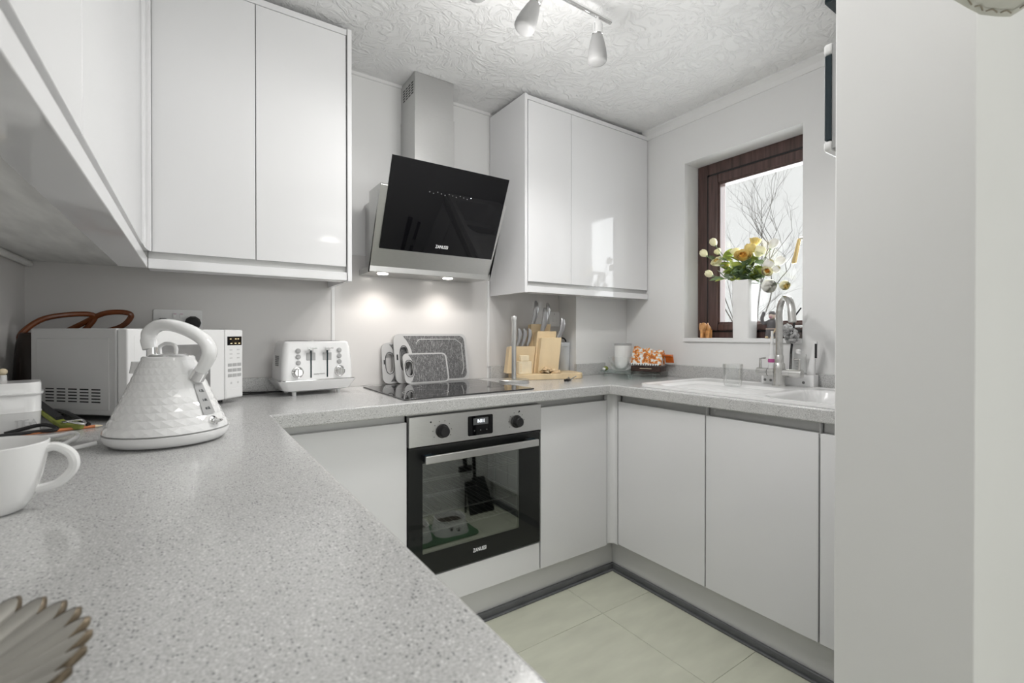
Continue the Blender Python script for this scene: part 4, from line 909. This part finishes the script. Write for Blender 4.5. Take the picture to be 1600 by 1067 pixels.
# ================================================================== MICROWAVE
mw = thing('microwave', 'white countertop microwave oven set diagonally in the corner', 'microwave', (-0.1695, 1.646, CT), math.radians(44.3))
MWW, MWD = 0.412, 0.296
box('case', M_MWSIDE, mw, 0.0, MWW, 0.0, MWD, 0.0155, 0.253, 0.004, 3)
for (x, y) in ((0.04, 0.03), (MWW - 0.04, 0.03), (0.04, MWD - 0.04), (MWW - 0.04, MWD - 0.04)): MB().lathe([(0.012, 0), (0.012, 0.015)], 12, (x, y, 0)).obj('foot', M_BLK, mw)
md_ = box('door', M_WHITEP, mw, 0.002, 0.332, -0.034, -0.001, 0.016, 0.252, 0.005, 3)
box('door_window', M_MWGLASS, md_, 0.055, 0.272, -0.0348, -0.0335, 0.052, 0.205, 0.001)
box('window_frame', M_WHITEP, md_, 0.022, 0.305, -0.0344, -0.0338, 0.030, 0.232, 0.0005)
cp_ = box('control_panel', M_WHITEP, mw, 0.334, MWW, -0.034, -0.001, 0.016, 0.252, 0.005, 3)
box('display', M_BLKGLASS, cp_, 0.342, 0.405, -0.0348, -0.0335, 0.199, 0.229)
for x in (0.352, 0.375, 0.386): box('display_mark', M_LEDW, cp_, x, x + 0.007, -0.0351, -0.0348, 0.2195, 0.2215)
for x in (0.355, 0.373, 0.390): box('display_mark', M_LEDW, cp_, x, x + 0.008, -0.0351, -0.0348, 0.204, 0.2065)
for r_ in range(3):
    for c2 in range(2): box('touch_symbol', M_INKL, cp_, 0.352 + c2 * 0.032, 0.364 + c2 * 0.032, -0.0345, -0.0338, 0.181 - r_ * 0.014, 0.185 - r_ * 0.014)
    for c2 in range(3): box('key_pad', M_LGREY, cp_, 0.344 + c2 * 0.0205, 0.362 + c2 * 0.0205, -0.0346, -0.0338, 0.126 - r_ * 0.018, 0.137 - r_ * 0.018, 0.001)
for x in (0.356, 0.386): box('touch_symbol', M_INKL, cp_, x, x + 0.006, -0.0345, -0.0338, 0.066, 0.073)
box('release_button', M_WHITEP, cp_, 0.338, 0.408, -0.0352, -0.034, 0.020, 0.050, 0.001)
# left side: raised panel and louvres
box('side_panel', M_MWSIDE, mw, -0.0018, 0.001, 0.022, 0.272, 0.030, 0.226, 0.0015)
for r_ in range(5):
    for c2 in range(5): box('vent_louvre', M_BLKM, mw, -0.0022, -0.0016, 0.050 + c2 * 0.040, 0.080 + c2 * 0.040, 0.050 + r_ * 0.0085, 0.0535 + r_ * 0.0085)

# socket behind, with black plug
so = thing('double_socket', 'white double wall socket with a black plug above the microwave', 'socket', (-0.042, YW - 0.005, 1.195))
MB().prism(rrect(0, 0, 0.150, 0.088, 0.006, 3), 'y', -0.010, 0).obj('plate', M_WHITEP, so, 0.002)
for x in (-0.010, 0.010):
    sw_ = box('rocker', M_WHITEP, so, x - 0.006, x + 0.006, -0.014, -0.0102, 0.012, 0.030, 0.001); box('red_mark', M_PINK, sw_, x - 0.004, x + 0.004, -0.0144, -0.0138, 0.026, 0.0275)
for x in (-0.045, 0.045):
    b_ = MB().lathe([(0.026, 0), (0.026, 0.018), (0.019, 0.034), (0.012, 0.036)], 10).xf(Matrix.Translation((x, -0.0105, -0.006 if x > 0 else -0.014)) @ Matrix.Rotation(PI / 2, 4, 'X')).obj('plug', M_BLKM, so)

# leather bag in the corner behind the microwave
bg_ = thing('leather_bag', 'dark brown leather bag with tan loop handles in the corner behind the microwave', 'bag', (-0.372, 2.065, CT), 0.28)
def bag_ring(z, w, d): return [(x - 0.038, y - 0.062, z) for x, y in rrect(0, 0, w * 0.74, d * 0.95, d * 0.35, 5)]
MB().loft([bag_ring(0.001, 0.13, 0.12), bag_ring(0.02, 0.14, 0.13), bag_ring(0.10, 0.135, 0.12), bag_ring(0.20, 0.12, 0.09), bag_ring(0.236, 0.105, 0.055), bag_ring(0.242, 0.095, 0.03)]).obj('body', M_LEATHER, bg_)
h1 = MB().tube(bezier([(-0.070, -0.06, 0.205), (-0.068, -0.065, 0.240), (-0.02, -0.055, 0.285), (0.06, -0.05, 0.302), (0.10, -0.04, 0.295), (0.08, -0.03, 0.255), (0.05, -0.02, 0.228)], 6), 0.0085, 9).obj('handle', M_TAN, bg_)
h2 = MB().tube(bezier([(0.02, 0.0, 0.235), (0.07, -0.02, 0.27), (0.12, -0.055, 0.305), (0.168, -0.085, 0.310), (0.185, -0.09, 0.296), (0.155, -0.06, 0.258), (0.06, 0.01, 0.232)], 6), 0.0085, 9).obj('handle', M_TAN, bg_)
for (x, y) in ((-0.066, -0.085), (-0.018, -0.098)): MB().tube([(x, y + 0.004, 0.225), (x - 0.004, y - 0.012, 0.16), (x - 0.006, y - 0.02, 0.06)], 0.006, 7).obj('strap', M_LEATHER, bg_)

# ================================================================== KETTLE
KC = (-0.043, 1.300, CT); KA = math.radians(-42)
kt = thing('kettle', 'white pyramid kettle with faceted body and arched handle on the worktop', 'kettle', KC, KA)   # local +x points at the gauge side
MB().lathe([(0.086, 0.0), (0.106, 0.004), (0.114, 0.012), (0.1165, 0.020), (0.1165, 0.026), (0.110, 0.0275)], 56).obj('power_base', M_GLOSSP, kt)
MB().lathe([(0.113, 0.0276), (0.113, 0.0292)], 56).obj('base_gap', M_GREYP, kt)
NB, NR = 30, 10
def kr(z):
    t_ = (z - 0.0295) / (0.188 - 0.0295)
    return 0.1155 + (0.047 - 0.1155) * (t_ ** 0.93)
zs = [0.0295 + (0.180 - 0.0295) * k / NR for k in range(NR + 1)]
def plain(a, z):
    a = abs((a + PI) % (2 * PI) - PI)
    return a < math.radians(10 + 26 * sstep(0.07, 0.15, z))
kb_ = MB(); cells = []
for k in range(NR):
    z0, z1 = zs[k], zs[k + 1]; zm = (z0 + z1) / 2; sh_ = 0.5 if k % 2 else 0
    for i in range(NB):
        a0, a1 = 2 * PI * (i + sh_) / NB, 2 * PI * (i + 1 + sh_) / NB; am = (a0 + a1) / 2
        P_ = lambda a, z, e=0: ((kr(z) + e) * math.cos(a), (kr(z) + e) * math.sin(a), z)
        vs = [P_(a0, z0), P_(a1, z0), P_(a1, z1), P_(a0, z1)]
        e = 0.0 if plain(am, zm) else 0.0010 * (kr(zm) / 0.09)
        vs.append(P_(am, zm, e)); kb_.add(vs, [(0, 1, 4), (1, 2, 4), (2, 3, 4), (3, 0, 4)])
kb_.obj('body', M_GLOSSP, kt, smooth=6)
MB().lathe([(kr(0.180), 0.180), (kr(0.180) - 0.001, 0.186), (0.046, 0.1885), (0.036, 0.189)], 48, cap0=False).obj('shoulder', M_GLOSSP, kt)
ld = MB().lathe([(0.038, 0.189), (0.036, 0.191), (0.030, 0.1935), (0.004, 0.195)], 36).obj('lid', M_CHROME, kt)
MB().tube(bezier([(-0.022, 0.0, 0.192), (-0.022, 0.0, 0.208), (-0.008, 0.0, 0.216), (0.012, 0.0, 0.214), (0.018, 0, 0.206), (0.018, 0, 0.193)], 5), 0.004, 8).obj('lid_loop', M_GLOSSP, ld)
hp = bezier([(-0.046, 0, 0.204), (-0.050, 0, 0.224), (-0.046, 0, 0.243), (-0.022, 0, 0.257), (0.014, 0, 0.256), (0.056, 0, 0.243), (0.090, 0, 0.222), (0.101, 0, 0.198), (0.092, 0, 0.174), (0.074, 0, 0.150)], 5)
rgs = []
for i, p in enumerate(hp):
    t_ = Vector(hp[min(i + 1, len(hp) - 1)]) - Vector(hp[max(i - 1, 0)]); t_.normalize(); nn = Vector((t_.z, 0, -t_.x)); u_ = i / (len(hp) - 1)
    wn_ = 0.0115 + 0.002 * math.sin(PI * u_); wy = 0.015 + 0.004 * math.sin(PI * u_)
    if u_ < 0.12: wn_ *= 1.25
    rgs.append([tuple(Vector(p) + nn * (wn_ * math.cos(2 * PI * k / 14)) + Vector((0, wy * math.sin(2 * PI * k / 14), 0))) for k in range(14)])
MB().loft(rgs).obj('handle', M_GLOSSP, kt, smooth=60)
MB().lathe([(0.010, 0.186), (0.010, 0.208)], 16, (-0.041, 0, 0)).obj('handle_post', M_CHROME, kt)
MB().tube([(0.078, 0, 0.158), (0.066, 0, 0.140)], [0.0165, 0.0175], 18).obj('handle_collar', M_CHROME, kt)
def kcurve(a, z, e): return ((kr(z) + e) * math.cos(a), (kr(z) + e) * math.sin(a), z)
def kpatch(a0, a1, z0, z1, e, n=6):
    mb = MB(); 
    rin = [[kcurve(a0 + (a1 - a0) * i / n, z, ee) for i in range(n + 1)] for ee, z in ((-0.002, z0), (e, z0), (e, (z0 + z1) / 2), (e, z1), (-0.002, z1))]
    mb.loft(rin, False, False, closed=False); return mb
kpatch(-0.16, 0.16, 0.062, 0.128, 0.0022).obj('water_gauge', M_GREYP, kt)
sl = math.atan2(0.1155 - 0.047, 0.188 - 0.0295)
for z, s_ in ((0.112, '1.5'), (0.092, '1.0'), (0.074, '0.5')):
    p = kcurve(0, z, 0.0028); text('gauge_figure', s_ + 'L', 0.008, M_NAVY, kt, p, (PI / 2 - sl, 0, PI / 2))
sw_ = MB().lathe([(0.011, 0), (0.011, 0.004), (0.008, 0.006)], 18).xf(Matrix.Translation(kcurve(0.02, 0.046, -0.001)) @ Matrix.Rotation(PI / 2 - sl, 4, 'Y')).obj('switch_socket', M_CHROME, kt)
MB().ball(kcurve(0.05, 0.046, 0.009), (0.007, 0.013, 0.004), 12, 7).obj('switch_lever', M_CHROME, kt)
MB().lathe([(0.024, 0.150), (0.020, 0.176)], 16, (-0.066, 0, 0)).obj('spout', M_GLOSSP, kt)
kc = MB().tube(bezier([(-0.165, 1.300, CT + 0.010), (-0.205, 1.290, CT + 0.005), (-0.222, 1.315, CT + 0.008), (-0.205, 1.36, CT + 0.016), (-0.22, 1.42, CT + 0.016), (-0.26, 1.45, CT + 0.008), (-0.36, 1.47, CT + 0.005)], 7), 0.0045, 9).obj('white_cable', M_WHITEP)
tag(kc, 'white kettle cord looping from the kettle base to the left', 'cord')

# ================================================================== NEAR LEFT THINGS
mg = thing('mug', 'wide white ceramic mug with loop handle at the left edge', 'mug', (-0.223, 0.902, CT), 0.0)
MB().lathe([(0.030, 0.0), (0.036, 0.003), (0.044, 0.018), (0.052, 0.045), (0.0575, 0.078), (0.0590, 0.0905), (0.0575, 0.0915), (0.0555, 0.088), (0.0535, 0.070), (0.046, 0.030), (0.034, 0.010), (0.004, 0.008)], 48).obj('cup', M_CERAM, mg, smooth=60)
MB().tube(bezier([(0.050, -0.002, 0.078), (0.066, -0.003, 0.081), (0.082, -0.004, 0.068), (0.084, -0.004, 0.048), (0.068, -0.003, 0.030), (0.046, -0.001, 0.024)], 6), 0.0062, 10).obj('handle', M_CERAM, mg)

tn = thing('tea_canister', 'white ceramic lidded canister lettered TEA behind the mug', 'canister', (-0.366, 1.625, CT), 0.18)
def tring(w, z, r=0.028): return [(x, y, z) for x, y in rrect(0, 0, w, w * 0.98, r, 6)]
MB().loft([tring(0.104, 0.0), tring(0.108, 0.004), tring(0.110, 0.048), tring(0.1125, 0.051), tring(0.110, 0.054), tring(0.110, 0.092)]).obj('body', M_CERAM, tn)
MB().loft([tring(0.117, 0.0925), tring(0.118, 0.0955), tring(0.111, 0.097), tring(0.110, 0.117), tring(0.106, 0.121)]).obj('lid', M_CERAM, tn)
text('lettering', 'TEA', 0.022, M_INKL, tn, (0.030, -0.0548, 0.025), (PI / 2, 0, 0))
sp2 = thing('stoppered_bottle', 'slim white bottle with beige ball stopper at the far left edge', 'bottle', (-0.402, 1.735, CT))
MB().lathe([(0.016, 0), (0.017, 0.004), (0.017, 0.090), (0.008, 0.112), (0.007, 0.132)], 20).obj('body', M_CERAM, sp2); MB().ball((0, 0, 0.140), 0.009, 14, 9).obj('stopper', M_WOODC, sp2)

tl = thing('garden_snips', 'olive green and black hand tool lying beside the microwave', 'hand tool', (-0.262, 1.590, CT), -0.62)
MB().loft([[(x, y * k, z + 0.7 * max(0, -x)) for y, z in ((-0.012, 0.001), (0.012, 0.001), (0.012, 0.016), (-0.012, 0.016))] for x, k in ((-0.085, 0.7), (-0.04, 0.9), (0.0, 1.1), (0.03, 1.0), (0.045, 0.6))]).obj('grip', M_OLIVE, tl, 0.004)
MB().loft([[(x, y, z + 0.7 * max(0, -x)) for y, z in ((-0.009, 0.0165), (0.009, 0.0165), (0.008, 0.024), (-0.008, 0.024))] for x in (-0.080, -0.04, -0.012)]).obj('grip_inlay', M_BLK, tl)
MB().tube(bezier([(0.0, 0.004, 0.019), (0.03, 0.014, 0.021), (0.050, 0.0, 0.014), (0.03, -0.014, 0.021), (0.0, -0.006, 0.019)], 5), 0.003, 7).obj('wire_loop', M_CHROME, tl)
MB().tube(bezier([(-0.06, 0.014, 0.045), (-0.02, 0.020, 0.040), (0.02, 0.018, 0.022), (0.05, 0.012, 0.010)], 5), 0.005, 7).obj('black_handle', M_BLK, tl)
cbk = MB().tube(bezier([(-0.36, 1.56, CT + 0.006), (-0.30, 1.575, CT + 0.018), (-0.27, 1.56, CT + 0.006), (-0.31, 1.55, CT + 0.006), (-0.37, 1.53, CT + 0.006)], 6), 0.0045, 8).obj('cable', M_BLK)
tag(cbk, 'coiled black cable under the olive hand tool', 'cable')
pc = thing('pencil', 'orange pencil lying on the worktop beside the kettle cord', 'pencil', (-0.33, 1.545, CT + 0.0042), 0.24)
MB().tube([(0, 0, 0), (0.130, 0, 0)], 0.004, 6).obj('barrel', M_PENCIL, pc); MB().tube([(0.1305, 0, 0), (0.145, 0, 0)], [0.004, 0.0009], 6).obj('tip', M_WOODC, pc)

# scalloped pewter dish in the near corner
ds = thing('scalloped_dish', 'fluted pewter-grey dish with scalloped bronze rim in the near left corner', 'dish', (-0.172, 0.415, CT))
n = 34; m8 = 8; rings = []
def dish_ring(r, z, amp, zamp):
    out = []
    for i in range(n * m8):
        a = 2 * PI * i / (n * m8); c = abs(math.sin(a * n / 2)); rr = r * (1 + amp * (c - 0.5)); out.append((rr * math.cos(a), rr * math.sin(a), z + zamp * c))
    return out
top = [dish_ring(0.022, 0.010, 0, 0), dish_ring(0.050, 0.012, 0.02, 0.003), dish_ring(0.080, 0.020, 0.05, 0.006), dish_ring(0.108, 0.030, 0.09, 0.006)]
und_ = [dish_ring(0.1082, 0.0265, 0.09, 0.006), dish_ring(0.080, 0.0155, 0.05, 0.005), dish_ring(0.050, 0.0, 0.0, 0.0)]
MB().loft(top + und_).obj('dish', M_PEWTER, ds, smooth=60)
MB().loft([dish_ring(0.1079, 0.0304, 0.09, 0.006), dish_ring(0.1112, 0.0296, 0.09, 0.006), dish_ring(0.1112, 0.0262, 0.09, 0.006), dish_ring(0.1085, 0.0262, 0.09, 0.006)], False, False).obj('rim', M_PEWEDGE, ds, smooth=60)

# ================================================================== CORNER GLASS TRAY
gt_ = thing('glass_tray', 'footed clear glass serving tray in the corner by the window wall', 'tray', (2.005, 1.785, CT), -0.25)
MB().prism(rrect(0, 0, 0.235, 0.375, 0.10, 8), 'z', 0.0245, 0.0305).obj('plate', M_GREENGL, gt_, 0.002)
for (x, y) in ((-0.075, 0.12), (-0.075, -0.12), (0.075, 0.12), (0.075, -0.12)): MB().lathe([(0.007, 0), (0.012, 0.004), (0.009, 0.012), (0.017, 0.0242)], 14, (x, y, 0)).obj('foot', M_CLEAR, gt_)
TZ = CT + 0.0307
gb_ = thing('glass_bowl', 'clear glass bowl standing on the footed tray', 'bowl', (2.005, 1.848, TZ))
MB().lathe([(0.030, 0), (0.045, 0.004), (0.062, 0.030), (0.070, 0.062), (0.071, 0.078), (0.069, 0.078), (0.066, 0.058), (0.056, 0.028), (0.030, 0.006), (0.004, 0.005)], 36).obj('bowl', M_CLEAR, gb_)
gf = thing('green_sweet_wrapper', 'small green and white wrapped sweet beside the glass bowl', 'sweet', (1.945, 1.905, TZ), 0.4)
MB().ball((0, 0, 0.012), (0.020, 0.014, 0.012), 12, 8).obj('sweet', M_OLIVE, gf); MB().ball((0.026, 0, 0.010), (0.010, 0.009, 0.008), 8, 6).ball((-0.026, 0, 0.010), (0.010, 0.009, 0.008), 8, 6).obj('twisted_end', M_CARD, gf)
wc = thing('candle_jar', 'white glass candle jar with dark rim behind the glass bowl', 'candle', (2.085, 1.905, TZ))
MB().lathe([(0.040, 0), (0.047, 0.006), (0.050, 0.05), (0.050, 0.150), (0.047, 0.1505), (0.046, 0.10)], 32).obj('jar', M_CERAM, wc)
MB().lathe([(0.0506, 0.140), (0.0506, 0.1512), (0.0468, 0.1514), (0.0468, 0.141)], 32, cap0=False, cap1=False).obj('rim', M_GREYP, wc)
pk = thing('snack_packet', 'orange and white printed snack packet slumped over the tray', 'snack packet', (2.110, 1.735, TZ), 0.35)
rg = []
for i in range(9):
    y = 0.085 - i * 0.021; k = i / 8; hgt = 0.136 - 0.022 * k + 0.006 * math.sin(i * 1.9); wb = 0.048 + 0.006 * math.sin(i * 1.3)
    rg.append([(-wb - 0.014, y, 0.042 + 0.006 * math.sin(i * 2.3)), (-wb * 0.85, y, 0.070), (-wb * 0.45, y, hgt * 0.86), (-0.004, y, hgt), (wb * 0.5, y, hgt * 0.95), (wb * 0.6, y, 0.06), (wb * 0.3, y, 0.036), (-wb * 0.5, y, 0.034)])
MB().loft(rg).obj('packet', M_PACK, pk, smooth=40)
MB().loft([[(x, y, z) for x, z in ((-0.020, 0.094), (0.016, 0.094), (0.035, 0.050), (0.030, 0.048), (0.010, 0.082), (-0.020, 0.088))] for y in (-0.086, -0.11, -0.128)]).obj('folded_flap', M_ORANGE, pk)
zg = MB()
for i in range(12):
    y = 0.082 - i * 0.0135; zg.add([(-0.0655, y, 0.046), (-0.0655, y - 0.0135, 0.046), (-0.073, y - 0.0067, 0.034), (-0.0635, y, 0.046), (-0.0635, y - 0.0135, 0.046), (-0.071, y - 0.0067, 0.034)], [(0, 1, 2), (5, 4, 3), (0, 2, 5, 3), (2, 1, 4, 5), (1, 0, 3, 4)])
zg.obj('crimped_edge', M_CARD, pk, smooth=None)
ck = thing('chocolate_box', 'dark brown chocolate box under the orange packet', 'box', (2.105, 1.735, TZ), 0.35)
MB().prism(rrect(0, 0, 0.105, 0.17, 0.012, 4), 'z', 0, 0.030).obj('box', M_CHOC, ck, 0.003)
box('printed_line', M_WOODC, ck, -0.0532, -0.0526, -0.035, 0.030, 0.016, 0.0185)

# ================================================================== CEILING TRACK LIGHT
tr_ = thing('track_light', 'ceiling bar light with chrome rail and frosted white spot shades', 'ceiling light', (0.80, 1.214, 2.282))
MB().tube([(-0.20, 0, 0), (0.462, 0, 0)], 0.0085, 12).obj('rail', M_CHROME, tr_)
MB().lathe([(0.05, 0.03), (0.05, 0.0525)], 28).obj('ceiling_rose', M_CHROME, tr_); MB().lathe([(0.009, 0.006), (0.009, 0.0302)], 12).obj('rose_stem', M_CHROME, tr_)
for (x, dx, dy) in ((0.395, 0.02, 0.02), (0.135, -0.42, 0.12), (-0.135, 0.15, -0.35)):
    ax = Vector((dx, dy, -1)).normalized(); Rm = (-ax).to_track_quat('Z', 'Y').to_matrix().to_4x4(); Mx = Matrix.Translation((x, 0, -0.030)) @ Rm
    MB().tube([(x, 0, -0.006), (x, 0, -0.030)], 0.006, 10).obj('spot_arm', M_CHROME, tr_)
    MB().lathe([(0.006, 0.004), (0.018, 0.0), (0.0195, -0.006), (0.0195, -0.038), (0.017, -0.040)], 22).xf(Mx).obj('spot_cap', M_CHROME, tr_)
    sd_ = MB().lathe([(0.0185, -0.0405), (0.024, -0.058), (0.031, -0.090), (0.0345, -0.115), (0.0335, -0.132), (0.030, -0.1365), (0.018, -0.1395), (0.002, -0.1405)], 28).xf(Mx).obj('spot_shade', M_FROST, tr_, smooth=60)
    p = Vector((0.80, 1.214, 2.282)) + Mx @ Vector((0, 0, -0.20))
    spot('track_spot_fill', p, ax, SPOT_POWER, 162, 0.03, 0.5, (1, 0.985, 0.965))  # beam added beneath the closed shade, which is itself unlit
# added soft fill below the rail to lift the ceiling; the shades don't glow
l = bpy.data.lights.new('track_fill', 'POINT'); l.energy = FILL_POWER; l.shadow_soft_size = 0.12; l.color = (1, 0.985, 0.965)
o = bpy.data.objects.new('track_fill', l); C.objects.link(o); o.location = (0.98, 1.214, 1.93)

# dining pendant at the right edge
PLX, PLY, PLZ = 0.788, 0.092, 1.600
pl = thing('pendant_lamp', 'cream fabric lampshade with brown stitching at the top right corner', 'lamp', (PLX, PLY, PLZ))
# plan of the soft, slightly irregular fabric shade (metres, about its centre)
PLAN = [(0.112, 0.152), (0.090, 0.151), (0.064, 0.147), (0.038, 0.136), (-0.016, 0.111), (-0.070, 0.070), (-0.118, 0.0), (-0.125, -0.08), (-0.05, -0.14), (0.06, -0.14), (0.11, -0.06), (0.112, 0.08)]
NS = len(PLAN); cy_, sy_ = math.cos(-0.5985), math.sin(-0.5985)
def sh_ring(r, z):
    k = r / 0.150; return [(k * (x * cy_ - y * sy_), k * (x * sy_ + y * cy_), z) for x, y in PLAN]
shd = MB().loft([sh_ring(0.137, 0.0008), sh_ring(0.150, 0.0), sh_ring(0.1515, 0.004), sh_ring(0.112, 0.21), sh_ring(0.110, 0.21), sh_ring(0.147, 0.005)], False, False).obj('shade', M_SHADE, pl, smooth=20)
pts_ = sh_ring(0.1415, -0.0004)
for i in range(NS):
    a, b = Vector(pts_[i]), Vector(pts_[(i + 1) % NS])
    MB().tube(bezier([a.lerp(b, 0.08), a.lerp(b, 0.5) * 0.965 + Vector((0, 0, -0.0004 * 0.035)), a.lerp(b, 0.85)], 4), 0.0009, 5).obj('stitch', M_STITCH, shd)
MB().loft([sh_ring(0.139, 0.0015), sh_ring(0.139, 0.0035)]).obj('diffuser', M_SHADE, pl)
MB().tube([(0, 0, 0.17), (0, 0, ZC - PLZ)], 0.003, 8).obj('cord', M_WHITEP, pl)
MB().lathe([(0.016, 0.12), (0.016, 0.17)], 14).obj('lamp_holder', M_WHITEP, pl)
MB().ball((0, 0, 0.09), (0.028, 0.028, 0.036), 14, 9).obj('bulb', M_FROST, pl)
for k in range(3): MB().tube([(0, 0, 0.165), (0.111 * math.cos(k * 2.094), 0.111 * math.sin(k * 2.094), 0.205)], 0.0015, 5).obj('shade_carrier', M_WHITEP, pl)
spot('pendant_light', (PLX, PLY, PLZ + 0.185), (0, 0, 1), PENDANT_POWER, 165, 0.05, 0.4, (1, 0.985, 0.965))

# wall-mounted dark panel on the kitchen face of the partition, and a dark ceiling fitting above it
wp = thing('wall_heater', 'slim dark panel with pale rounded ends mounted edge-on on the partition wall', 'wall panel', (1.104, PY1, 1.532))
box('panel', M_NAVY, wp, 0.0, 0.30, 0.0085, 0.0215, 0.0225, 0.2005, 0.001)
box('backing', M_GREYP, wp, 0.002, 0.298, 0.0005, 0.0082, 0.004, 0.222)
for z0, z1 in ((0.0, 0.022), (0.201, 0.226)): MB().prism(rrect(0.15, (z0 + z1) / 2, 0.302, z1 - z0, 0.008, 4), 'y', 0.0083, 0.0235).obj('end_cap', M_WHITEP, wp, 0.004)
wp.name = 'wall_panel'
cfit = box('ceiling_fitting', M_NAVY, None, 1.86, 2.10, 0.62, 0.757, 2.318, 2.3345, 0.003)
tag(cfit, 'corner of a dark fitting on the ceiling beside the partition wall', 'ceiling fitting')

# ================================================================== FLOOR THINGS MIRRORED IN THE OVEN DOOR
pm_ = tag(MB().prism(rrect(1.125, 0.72, 0.50, 0.27, 0.05, 6), 'z', 0.0005, 0.007).obj('feeding_mat', M_MAT, None, 0.002), 'green pet feeding mat on the floor, mirrored in the oven door', 'mat')
def pet_bowl(x, y, label):
    t = thing('pet_bowl', label, 'pet bowl', (x, y, 0.0075), 0.1, 'pet bowls on the mat')
    R = lambda w, z: [(px, py, z) for px, py in rrect(0, 0, w, w * 0.9, w * 0.3, 6)]
    MB().loft([R(0.205, 0.0), R(0.205, 0.004), R(0.165, 0.075), R(0.172, 0.080), R(0.158, 0.080), R(0.14, 0.03)]).obj('bowl', M_CERAM, t)
    MB().loft([R(0.142, 0.0485), R(0.147, 0.052)]).obj('food', M_BOWLIN, t)
    for (dx, dz) in ((-0.02, 0.036), (0.022, 0.026)):
        yy = lambda z: 0.0922 - 0.018 * z / 0.075 + 0.0012
        MB().ball((dx, yy(dz), dz), (0.009, 0.0012, 0.007), 10, 6).obj('paw_print', M_BLK, t)
        for k in range(4): MB().ball((dx - 0.012 + 0.008 * k, yy(dz + 0.012), dz + 0.012 - 0.003 * abs(k - 1.5)), (0.003, 0.0012, 0.004), 8, 5).obj('paw_print', M_BLK, t)
    return t
pet_bowl(1.235, 0.725, 'white pet bowl with black paw prints, the brighter one mirrored in the oven')
pet_bowl(1.010, 0.715, 'white pet bowl mirrored in the dark left border of the oven door')
dp = thing('dustpan', 'black dustpan with long handle leaning in the corner, mirrored in the oven', 'dustpan', (1.55, 0.53, 0.0))
MB().loft([[(-0.10, 0.05, 0.0), (0.08, 0.05, 0.0), (0.08, 0.06, 0.0), (-0.10, 0.06, 0.0)], [(-0.08, -0.05, 0.20), (0.06, -0.05, 0.20), (0.06, -0.04, 0.20), (-0.08, -0.04, 0.20)]]).obj('pan', M_BLK, dp)
MB().tube([(-0.01, -0.045, 0.19), (-0.02, -0.07, 0.62)], 0.012, 10).obj('handle', M_BLK, dp)
MB().tube([(-0.015, -0.058, 0.40), (-0.016, -0.060, 0.46)], 0.016, 10).obj('grip', M_CHROME, dp)
bh = thing('floor_brush', 'black floor brush with grey bristles beside the dustpan, mirrored in the oven', 'brush', (1.45, 0.52, 0.0))
bm_ = MB()
for i in range(10): bm_.tube([(-0.035 + 0.008 * i, 0.0, 0.26), (-0.04 + 0.009 * i, 0.01, 0.20)], 0.0035, 5)
bm_.obj('bristles', M_LGREY, bh); box('head', M_BLK, bh, -0.045, 0.045, -0.012, 0.012, 0.261, 0.30, 0.004); MB().tube([(0, 0, 0.30), (-0.01, -0.05, 0.66)], [0.014, 0.02], 10).obj('handle', M_BLK, bh)
MB().tube([(0, 0.004, 0.0), (0, 0.004, 0.205)], 0.006, 8).obj('stand', M_BLK, bh)

# added fill light over the dining side, behind the camera; no lamp there
l = bpy.data.lights.new('dining_fill', 'POINT'); l.energy = DINING_POWER; l.shadow_soft_size = 0.12; l.color = (1, 0.98, 0.95)
o = bpy.data.objects.new('dining_fill', l); C.objects.link(o); o.location = (1.2, -1.5, 2.05)
